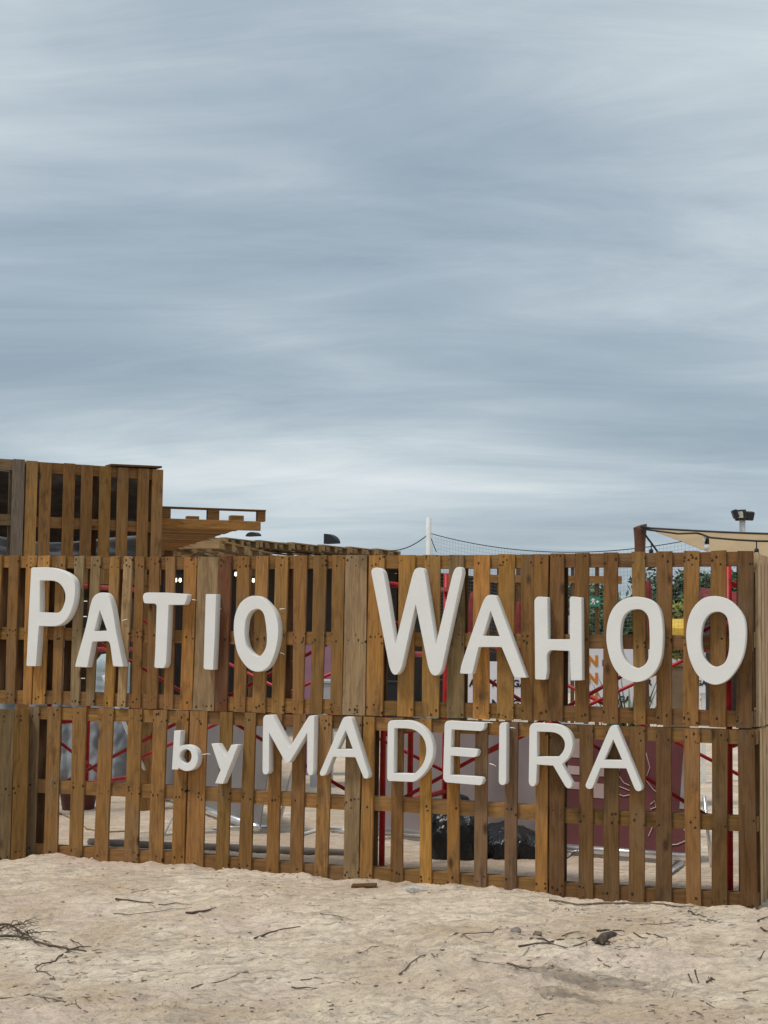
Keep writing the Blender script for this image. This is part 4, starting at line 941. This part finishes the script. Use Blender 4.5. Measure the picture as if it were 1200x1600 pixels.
# folded red parasols
def parasol(lab, px, ytop, dep):
    b_ = at_d(px, 1080, dep); zt = at_d(px, ytop, dep).z; g0 = ground(b_.x, b_.y)
    E_ = empty('folded_parasol', (b_.x, b_.y, g0), lab, 'parasol', 'folded red parasols')
    tube('pole', [(0, 0, -.05), (0, 0, zt-g0-.1)], .02, 'pole_white', E_, 8)
    H = zt-g0; prof = [(.015, H), (.03, H-.06), (.05, H-.3), (.045, H-.55), (.06, H-.9), (.075, H-1.15), (.02, H-1.17)]
    rings = [[(r*(1+.22*math.cos(5*a))*math.cos(a), r*(1+.22*math.cos(5*a))*math.sin(a), z) for a in [6.2832*k_/20 for k_ in range(20)]] for r, z in prof]
    v, f = loft(rings); link('canopy', fixn(mesh('canopy', v, f)), 'red_cloth', E_, smooth=True)
parasol('folded red parasol behind the right arm of the letter W', 737, 925, 18); parasol('folded red parasol between the second letter A and the letter H', 810, 940, 19)
parasol('folded red parasol in front of the far trees', 1013, 906, 22)
# far pallet rack with lintel between U3 and U4
k = 21/2500; c_ = at_d(868, 1000, 21); g0 = ground(c_.x, c_.y)
E_ = empty('timber_rack', (c_.x, c_.y, g0), 'timber rack of posts and beams behind the letter H, with a green sign', 'rack'); E_.rotation_euler = (0, 0, -YAW)
X = lambda px: (px-868)*k
Z = lambda py: at_d(868, py, 21).z-g0
box('beam', X(745), X(971), -.05, .05, Z(911), Z(899), 'wood_x', E_, .003, TONE['b']); box('beam', X(745), X(968), -.045, .045, Z(884), Z(874), 'wood_x', E_, .003, TONE['b'])
for px, wpx in ((748, 6), (776, 4), (790, 10), (806, 7), (826, 9), (852, 9), (876, 11), (892, 5), (912, 7), (930, 5.5)):
    box('post', X(px), X(px+wpx), -.04, .04, -.05, Z(898.5) if px not in (876, 930, 790) else Z(873.5), 'wood_z', E_, .002, TONE['d']) if False else box('post', X(px), X(px+wpx), -.036, .036, -.05, Z(911.3), 'wood_z', E_, .002, TONE['d'])
    box('upright', X(px), X(px+wpx), -.03, .03, Z(898.8), Z(884.2), 'wood_z', E_, .002, TONE['d'])
# green exit sign
c2 = at_d(927, 940, 20.8); E2 = empty('exit_sign', c2, 'small green exit sign with a white figure and arrow', 'sign'); E2.rotation_euler = (0, 0, -YAW); k2 = 20.8/2500
box('plate', -11*k2, 11*k2, -.008, .008, -7.5*k2, 7.5*k2, 'green_sign', E2, .002)
def flat(name, pts, mat, parent, y):
    n_ = len(pts); v = [(x*k2, y, z*k2) for x, z in pts]+[(x*k2, y+.003, z*k2) for x, z in pts]
    f = [tuple(range(n_)), tuple(range(2*n_-1, n_-1, -1))]+[(i, (i+1) % n_, (i+1) % n_+n_, i+n_) for i in range(n_)]
    link(name, fixn(mesh(name, v, f)), mat, parent)
flat('running_figure', [(-2, 4.5), (0, 5.2), (1, 4), (3, 2.5), (2.4, 1.6), (.6, 2.4), (.4, .5), (2.6, -1.4), (1.6, -5), (.5, -4.8), (1.2, -1.8), (-.8, -.2), (-1.8, -3.2), (-4.6, -4.4), (-4.8, -3.4), (-2.6, -2.2), (-1.6, 1.2), (-1.7, 2.6), (-3.2, 1), (-4, 1.6), (-2.6, 3.6)], 'sign_white', E2, -.0122)
flat('arrow', [(9, 0), (6, 2.6), (6, 1), (4, 1), (4, -1), (6, -1), (6, -2.6)], 'sign_white', E2, -.0122)
tube('hanger', [(-8*k2, 0, 7.4*k2), (-8*k2, 0, 29*k2)], .006, 'black_cable', E2, 4); tube('hanger', [(8*k2, 0, 7.4*k2), (8*k2, 0, 29*k2)], .006, 'black_cable', E2, 4)
# grey boundary wall, yellow canopy
wa, wb = at_d(420, 1000, 50), at_d(1330, 1000, 44); wd_ = wb-wa; wl = math.hypot(wd_.x, wd_.y)
E_ = empty('boundary_wall', (wa.x, wa.y, 0), 'long pale grey boundary wall in the far background', 'wall', None, math.atan2(wd_.y, wd_.x))
npan = 8
for i in range(npan): box('panel', i*wl/npan+.06, (i+1)*wl/npan-.06, -.06, .06, -.2, 2.25, 'concrete_grey', E_, .01)
for i in range(npan+1): box('pillar', i*wl/npan-.13, i*wl/npan+.13, -.11, .11, -.2, 2.36, 'concrete_grey', E_, .015)
c3 = at_d(1062, 985, 30); g0 = ground(c3.x, c3.y); E_ = empty('yellow_canopy', (c3.x, c3.y, g0), 'yellow fabric canopy on thin poles behind the two last letters O', 'canopy'); zc = at_d(1062, 972, 30).z-g0
E_.rotation_euler = (0, 0, -YAW)
v = [(-.4, -.5, zc-.12), (.3, -.5, zc-.12), (.3, .6, zc-.12), (-.4, .6, zc-.12), (-.2, 0, zc+.06), (.1, 0, zc+.06)]; f = [(0, 1, 5, 4), (1, 2, 5), (2, 3, 4, 5), (3, 0, 4), (3, 2, 1, 0)]
link('fabric', fixn(mesh('fabric', v, f)), 'yellow_cloth', E_); box('valance', -.4, .3, -.51, -.5, zc-.30, zc-.12, 'yellow_cloth', E_)
for sx in (-.37, .27):
    for sy in (-.45, .55): tube('pole', [(sx, sy, -.05), (sx, sy, zc-.12)], .02, 'pole_white', E_, 6)
# red-roofed kiosk at the right
c4 = at_d(1150, 1000, 33); g0 = ground(c4.x, c4.y); E_ = empty('red_kiosk', (c4.x, c4.y, g0), 'small kiosk with a red roof behind the last letter O', 'kiosk'); E_.rotation_euler = (0, 0, -YAW); zk = at_d(1150, 928, 33).z-g0
box('body', -.45, .9, 0, 1.2, -.05, zk-.4, 'dark_and_shaded_wood', E_, .01)
v = [(-.6, -.2, zk-.4), (1.1, -.2, zk-.4), (1.1, 1.4, zk-.4), (-.6, 1.4, zk-.4), (-.6, .6, zk+.15), (1.1, .6, zk-.05)]; link('roof', fixn(mesh('roof', v, [(0, 1, 5, 4), (2, 3, 4, 5), (1, 2, 5), (3, 0, 4), (3, 2, 1, 0)])), 'red_cloth', E_)
# trees
def tree(lab, px, ytop, dep, rw, mat, seed, bushy=1.0):
    rnd = random.Random(seed); b_ = at_d(px, 1000, dep); zt = at_d(px, ytop, dep).z; g0 = ground(b_.x, b_.y); H = zt-g0
    E_ = empty('broadleaf_tree', (b_.x, b_.y, g0), lab, 'tree', 'trees beyond the boundary wall')
    parts = [tube_geo([(0, 0, -.1), (.05, .03, H*.3), (.02, .1, H*.62)], [.16, .12, .06], 8)]
    cl = []
    for i in range(11):
        a = rnd.uniform(0, 6.28); rr = rw*rnd.uniform(.25, .85); z = H*rnd.uniform(.35, .86); c_ = Vector((rr*math.cos(a), rr*math.sin(a)*.8, z)); cl.append((c_, rnd.uniform(.35, .62)*rw*.62))
        parts.append(tube_geo([(0.02, .05, H*rnd.uniform(.2, .5)), c_*.6+Vector((0, 0, z*.35)), c_], [.06, .035, .012], 5))
    cl.append((Vector((0, 0, H*.86)), H*.14)); cl.append((Vector((.1*rw, 0, H*.6)), rw*.5))
    v, f = join_geo(parts); link('trunk', mesh('trunk', v, f), 'log_brown', E_)
    V_, F_ = [], []
    for c_, r in cl:
        for q_ in range(int(230*bushy)):
            d = Vector((rnd.gauss(0, 1), rnd.gauss(0, 1), rnd.gauss(0, 1))).normalized()*r*rnd.uniform(.55, 1.05); d.z *= .8; p = c_+d
            if p.z > H: continue
            s = rnd.uniform(.05, .11); a = Vector((rnd.gauss(0, 1), rnd.gauss(0, 1), rnd.gauss(0, .6))).normalized(); b = a.cross(Vector((rnd.gauss(0, 1), rnd.gauss(0, 1), rnd.gauss(0, 1)))).normalized()
            k_ = len(V_); V_ += [p-a*s*1.5, p-b*s*.6, p+a*s*1.5, p+b*s*.6]; F_.append((k_, k_+1, k_+2, k_+3))
    link('crown', mesh('crown', V_, F_), mat, E_)
for args in (('bushy dark green tree behind the far timber rack', 945, 912, 54, 2.4, 'leaf_mid', 1), ('dark green tree behind the far red parasol', 1030, 888, 56, 2.6, 'leaf_mid', 2), ('tall dark green tree behind the two last letters O', 1078, 882, 57, 2.6, 'leaf_dark', 3), ('round dark green tree at the right of the row', 1118, 886, 55, 2.4, 'leaf_dark', 4),
             ('dark green tree above the red kiosk', 1165, 884, 58, 2.6, 'leaf_dark', 5), ('low yellow green bush tree in front of the boundary wall', 1074, 934, 42, 1.0, 'leaf_yellow', 6), ('grey green shrub tree in front of the far wall', 958, 945, 42, 1.1, 'leaf_mid', 7),
             ('green tree beyond the right end of the far trees', 1215, 890, 60, 2.8, 'leaf_mid', 9), ('dark green tree left of the bushy tree', 895, 905, 60, 2.6, 'leaf_dark', 10)): tree(*args)
p = at_d(1012, 1030, 17); tuft('leafy_plant', 'green grass-like plant inside the letter O after the letter H', (p.x-.35, p.y, ground(p.x, p.y)), 40, 1.6, 'leaf_mid', 9, .35, .016)

# ------------------------------------------------------------------ twigs, roots and stones on the sand
TW = 'dry brown twig lying loose on the sand'
def twig(pxs, r0, lab, mat='twig_bark', grp='dry twigs on the sand', lifts=None):
    pts = []; r = r0*.85
    for i, (x, y) in enumerate(pxs):
        p = g_at(x, y, r*1.1+(lifts[i] if lifts else 0)); pts.append(p)
    fine_ = []
    for i in range(len(pts)-1):
        for s in range(3):
            p = pts[i].lerp(pts[i+1], s/3)
            if not lifts: p.z = max(p.z, ground(p.x, p.y)+r*.9)
            p += Vector((random.uniform(-1, 1), random.uniform(-1, 1), random.uniform(-.5, .5)))*r*.8; fine_.append(p)
    fine_.append(pts[-1]); n_ = len(fine_)
    if lab is TW:
        x, y = pxs[0]; ln = (fine_[0]-fine_[-1]).length
        zone = ('beside the root stump' if 800 <= x < 1060 and y < 1490 else 'beside the dark soil patch' if 780 <= x < 1075 and y >= 1490 else 'below the right corner of the wall' if x >= 1060 and y < 1475 else
                'right of the dark soil patch' if x >= 1075 else 'between the wall and the root clump' if x < 345 and y < 1440 else 'on the open sand below the root clump' if x < 345 else 'on the sand below the letters M and A' if x < 600 else 'on the sand left of the root stump')
        lab = '%s %s twig %s' % ('long' if ln > .28 else 'short' if ln < .12 else 'medium-long', 'dark brown' if mat == 'twig_dark' else 'pale brown', zone)
    o = tube('dry_twig', fine_, [r*(1-.55*i/(n_-1))*random.uniform(.8, 1.15) for i in range(n_)], mat, n=6, loc=fine_[0]); o.location = fine_[0]; tag(o, lab, 'twig', grp); return o
for pxs, r, m in (
  ([(180,1406),(210,1410),(240,1413)], .007, 'twig_dark'), ([(248,1416),(275,1413),(300,1415)], .004, 'twig_bark'), ([(178,1432),(210,1429),(268,1423),(300,1419)], .0035, 'twig_bark'),
  ([(290,1428),(320,1426),(338,1420)], .008, 'twig_dark'), ([(310,1430),(318,1436)], .003, 'twig_bark'), ([(398,1468),(430,1456),(470,1449)], .006, 'twig_dark'), ([(500,1428),(530,1433),(552,1439)], .003, 'twig_bark'),
  ([(0,1563),(45,1560),(80,1562),(110,1570),(139,1584)], .005, 'twig_bark'), ([(118,1570),(119,1562)], .003, 'twig_bark'), ([(705,1465),(730,1460),(770,1458),(783,1448)], .0045, 'twig_dark'), ([(718,1463),(745,1472),(760,1475)], .003, 'twig_bark'),
  ([(624,1524),(650,1502),(670,1495),(684,1497)], .005, 'twig_bark'), ([(727,1500),(760,1505),(800,1510)], .003, 'twig_bark'), ([(792,1510),(825,1515),(833,1513)], .005, 'twig_dark'),
  ([(810,1480),(840,1476),(888,1483)], .006, 'twig_dark'), ([(828,1469),(860,1474),(900,1469),(912,1466)], .006, 'twig_dark'), ([(878,1464),(890,1459),(906,1456)], .004, 'twig_dark'), ([(898,1480),(915,1474),(928,1466)], .005, 'twig_bark'),
  ([(932,1456),(955,1455),(976,1457)], .006, 'twig_dark'), ([(945,1467),(960,1476),(985,1481),(1010,1483)], .003, 'twig_bark'), ([(955,1457),(975,1464),(990,1470)], .003, 'twig_bark'), ([(990,1465),(1012,1467)], .005, 'twig_dark'), ([(1010,1460),(1030,1465),(1043,1469)], .005, 'twig_dark'),
  ([(935,1501),(943,1508),(953,1513),(985,1514)], .005, 'twig_bark'), ([(965,1507),(977,1493)], .003, 'twig_bark'), ([(1076,1425),(1088,1431),(1104,1434)], .006, 'twig_dark'), ([(1092,1438),(1102,1440),(1112,1443)], .004, 'twig_bark'), ([(1105,1438),(1119,1440)], .004, 'twig_dark'),
  ([(1105,1536),(1112,1531),(1117,1532)], .006, 'twig_dark'), ([(1108,1533),(1107,1527)], .004, 'twig_dark'), ([(1050,1559),(1056,1546)], .003, 'twig_bark'), ([(1104,1569),(1120,1578)], .005, 'twig_bark'), ([(1185,1440),(1200,1434)], .006, 'twig_dark'), ([(1190,1454),(1204,1459)], .007, 'twig_dark'), ([(1184,1500),(1200,1490)], .004, 'twig_dark'),
  ([(1160,1552),(1185,1548)], .004, 'twig_bark'), ([(1000,1446),(1040,1444),(1072,1442)], .003, 'twig_bark'), ([(658,1546),(672,1538)], .003, 'twig_bark'), ([(300,1545),(345,1535),(385,1520)], .004, 'twig_bark'), ([(455,1545),(480,1544),(500,1546)], .004, 'twig_dark'), ([(470,1536),(505,1531)], .003, 'twig_bark'),
  ([(205,1395),(225,1392),(242,1390)], .003, 'twig_bark'), ([(560,1490),(580,1485),(597,1484)], .003, 'twig_bark'), ([(745,1580),(770,1577)], .003, 'twig_bark'), ([(1078,1585),(1100,1590)], .004, 'twig_bark'), ([(838,1588),(863,1585)], .004, 'twig_dark')):
    twig(pxs, r, TW, m)
twig([(1076,1535),(1081,1537)], .006, 'short stub twig standing up in the sand beside a taller one', 'twig_dark', None, [.03, 0])
twig([(1087,1534),(1091,1537)], .006, 'short twig standing upright in the sand', 'twig_dark', None, [.045, 0])
twig([(860,1408),(900,1415),(960,1413),(1010,1414),(1050,1418),(1086,1419)], .009, 'long grey branch lying along the foot of the dark pallet', 'twig_bark', None)
# stump
b_ = g_at(937, 1476)
pts = [b_+Vector((0, 0, .005)), b_+Vector((.01, .05, .03)), b_+Vector((.025, .13, .03)), b_+Vector((.03, .19, .02))]
E_ = empty('root_stump', b_, 'knobbly dark root stump lying on the sand', 'root')
tube('root', [p-b_ for p in pts], [.026, .022, .016, .012], 'twig_dark', E_, 8)
for dx, dy in ((-.05, .02), (.045, .02), (.02, -.025), (-.02, -.02)): tube('root_end', [(0, .0, .012), (dx*.6, dy*.6, .022), (dx, dy, .008)], [.012, .010, .005], 'twig_dark', E_, 6)
# root clump at the left edge
parts = []; rnd = random.Random(5); c_ = g_at(10, 1458)
E_ = empty('root_clump', c_, 'tangled clump of dry dark roots at the left of the sand', 'roots')
def rootline(pxs, r, lift=.0):
    pts = [g_at(x, y, r+lift*rnd.random())-c_ for x, y in pxs]; f_ = []
    for i in range(len(pts)-1):
        for s in range(3): f_.append(pts[i].lerp(pts[i+1], s/3)+Vector((rnd.uniform(-1, 1), rnd.uniform(-1, 1), rnd.uniform(0, 1)))*.006)
    f_.append(pts[-1]); n_ = len(f_); tube('root', f_, [r*(1-.5*i/(n_-1)) for i in range(n_)], 'twig_dark', E_, 5)
rootline([(-15,1466),(20,1465),(45,1470),(75,1481),(110,1486),(135,1489)], .008); rootline([(-15,1452),(15,1454),(30,1463),(50,1473)], .007, .03); rootline([(110,1486),(85,1503),(57,1512),(54,1517),(70,1522),(84,1528)], .004)
rootline([(40,1461),(70,1460),(88,1464)], .003, .02); rootline([(50,1468),(72,1473),(84,1480)], .003); rootline([(105,1486),(125,1482),(143,1481)], .004); rootline([(110,1470),(123,1474),(132,1483)], .003)
for i in range(26):
    x, y = rnd.uniform(-15, 45), rnd.uniform(1448, 1474); a = rnd.uniform(-.6, .6); l = rnd.uniform(12, 34); rootline([(x, y), (x+l*.5, y+l*.5*a*.5+rnd.uniform(-4, 2)), (x+l, y+l*a*.5)], rnd.uniform(.0015, .0035), .035)
# flat stones and pieces at the wall foot
def stone(px, py, sx, sy, sz, lab, mat, seed, name='stone', grp=None, rz=0.0):
    bm = bmesh.new(); bmesh.ops.create_icosphere(bm, subdivisions=2, radius=1)
    for v in bm.verts:
        s = 1+.35*mnoise.noise(v.co*1.3+Vector((seed*3.7, 0, 0))); v.co = Vector((v.co.x*s*sx, v.co.y*s*sy, v.co.z*s*sz))
    me = bpy.data.meshes.new(name); bm.to_mesh(me); bm.free(); o = link(name, me, mat); o.location = g_at(px, py, sz*.35); o.rotation_euler = (0, 0, rz+.37); tag(o, lab, 'stone', grp)
stone(648, 1392, .07, .04, .025, 'flat pale stone at the foot of the wall below the letter D', 'pebble', 2)
stone(806, 1457, .028, .022, .02, 'small grey stone on the sand', 'hose_grey', 3)
stone(840, 1461, .026, .02, .012, 'small flat brown stone on the sand', 'twig_bark', 5)
for i in range(70):
    px, py = random.uniform(10, 1190), random.choice((random.uniform(1415, 1480), random.uniform(1400, 1595)))
    if i < 26: px, py = random.uniform(820, 1190), random.uniform(1425, 1500)
    s = random.uniform(.004, .011); stone(px, py, s*1.3, s, s*.6, 'tiny pale pebble on the sand', 'pebble', i+10, 'pebble', 'pale pebbles on the sand', random.uniform(0, 3))
# broken board pieces under the third pallet
p = g_at(572, 1384); o = box('board_piece', -.075, .075, -.03, .03, 0, .016, 'wood_x', None, .004, TONE['d']); o.location = p+Vector((0, -.03, -.003)); o.rotation_euler = (.1, -.06, .25); tag(o, 'short broken board piece wedged under the wall below the letter A', 'board')

# dry litter: fibres, bark crumbs and root hairs scattered over the sand
rnd = random.Random(21); parts = []
def litter(n_, x0, x1, y0, y1, lmin, lmax):
    P_ = []
    for i in range(n_):
        px, py = rnd.uniform(x0, x1), rnd.uniform(y0, y1); P_.append(at_z(px, py, 0.0))
    zs = ground_np(np.array([p.x for p in P_]), np.array([p.y for p in P_]))
    for p, z in zip(P_, zs):
        if p.y > -.06 or mnoise.noise(Vector((p.x*1.7, p.y*2.6, 3))) < rnd.uniform(-.15, .45): continue
        l = rnd.uniform(lmin, lmax)*rnd.uniform(.4, 1); a = rnd.gauss(.3, .8); d = Vector((math.cos(a), math.sin(a), rnd.uniform(-.12, .12))); s_ = Vector((-d.y, d.x, 0)); r = rnd.uniform(.0009, .0026)
        p = Vector((p.x, p.y, z+r*1.4)); b = rnd.uniform(-.25, .25)
        parts.append(tube_geo([p-d*l*.5, p+s_*l*b, p+d*l*.5], [r, r*1.1, r*.5], 3))
litter(500, 0, 1200, 1400, 1600, .012, .06); litter(350, 0, 640, 1470, 1590, .012, .05); litter(380, 800, 1060, 1450, 1600, .012, .055); litter(320, 850, 1200, 1415, 1450, .01, .05); litter(250, 100, 560, 1352, 1420, .01, .04)
v, f = join_geo(parts); o = link('dry_litter', mesh('dry_litter', v, f), 'twig_bark'); tag(o, 'fine dry plant litter scattered over the sand', 'litter', kind='stuff')
parts = []
def clods(n_, x0, x1, y0, y1, smin, smax):
    P_ = [at_z(rnd.uniform(x0, x1), rnd.uniform(y0, y1), 0.0) for i in range(n_)]
    zs = ground_np(np.array([p.x for p in P_]), np.array([p.y for p in P_]))
    for p, z in zip(P_, zs):
        if p.y > -.03: continue
        s_ = smin*(smax/smin)**(rnd.random()**2); c_ = Vector((p.x, p.y, z+s_*.2)); vs = []
        for dx, dy, dz in ((1,0,0),(0,1,0),(-1,0,0),(0,-1,0),(.3,.2,.7),(-.4,-.1,.6),(0,0,-.5)): vs.append(c_+Vector((dx, dy, dz))*s_*rnd.uniform(.6, 1.25))
        parts.append((vs, [(0,1,4),(1,5,4),(1,2,5),(2,3,5),(3,4,5),(3,0,4),(1,0,6),(2,1,6),(3,2,6),(0,3,6)]))
clods(800, -10, 1210, 1395, 1600, .003, .016); clods(300, 0, 640, 1460, 1600, .003, .018); clods(900, 30, 1200, 1338, 1425, .003, .014)
v, f = join_geo(parts); o = link('sand_clods', fixn(mesh('sand_clods', v, f)), 'sand'); tag(o, 'small sand clods scattered over the ground', 'sand', kind='stuff')
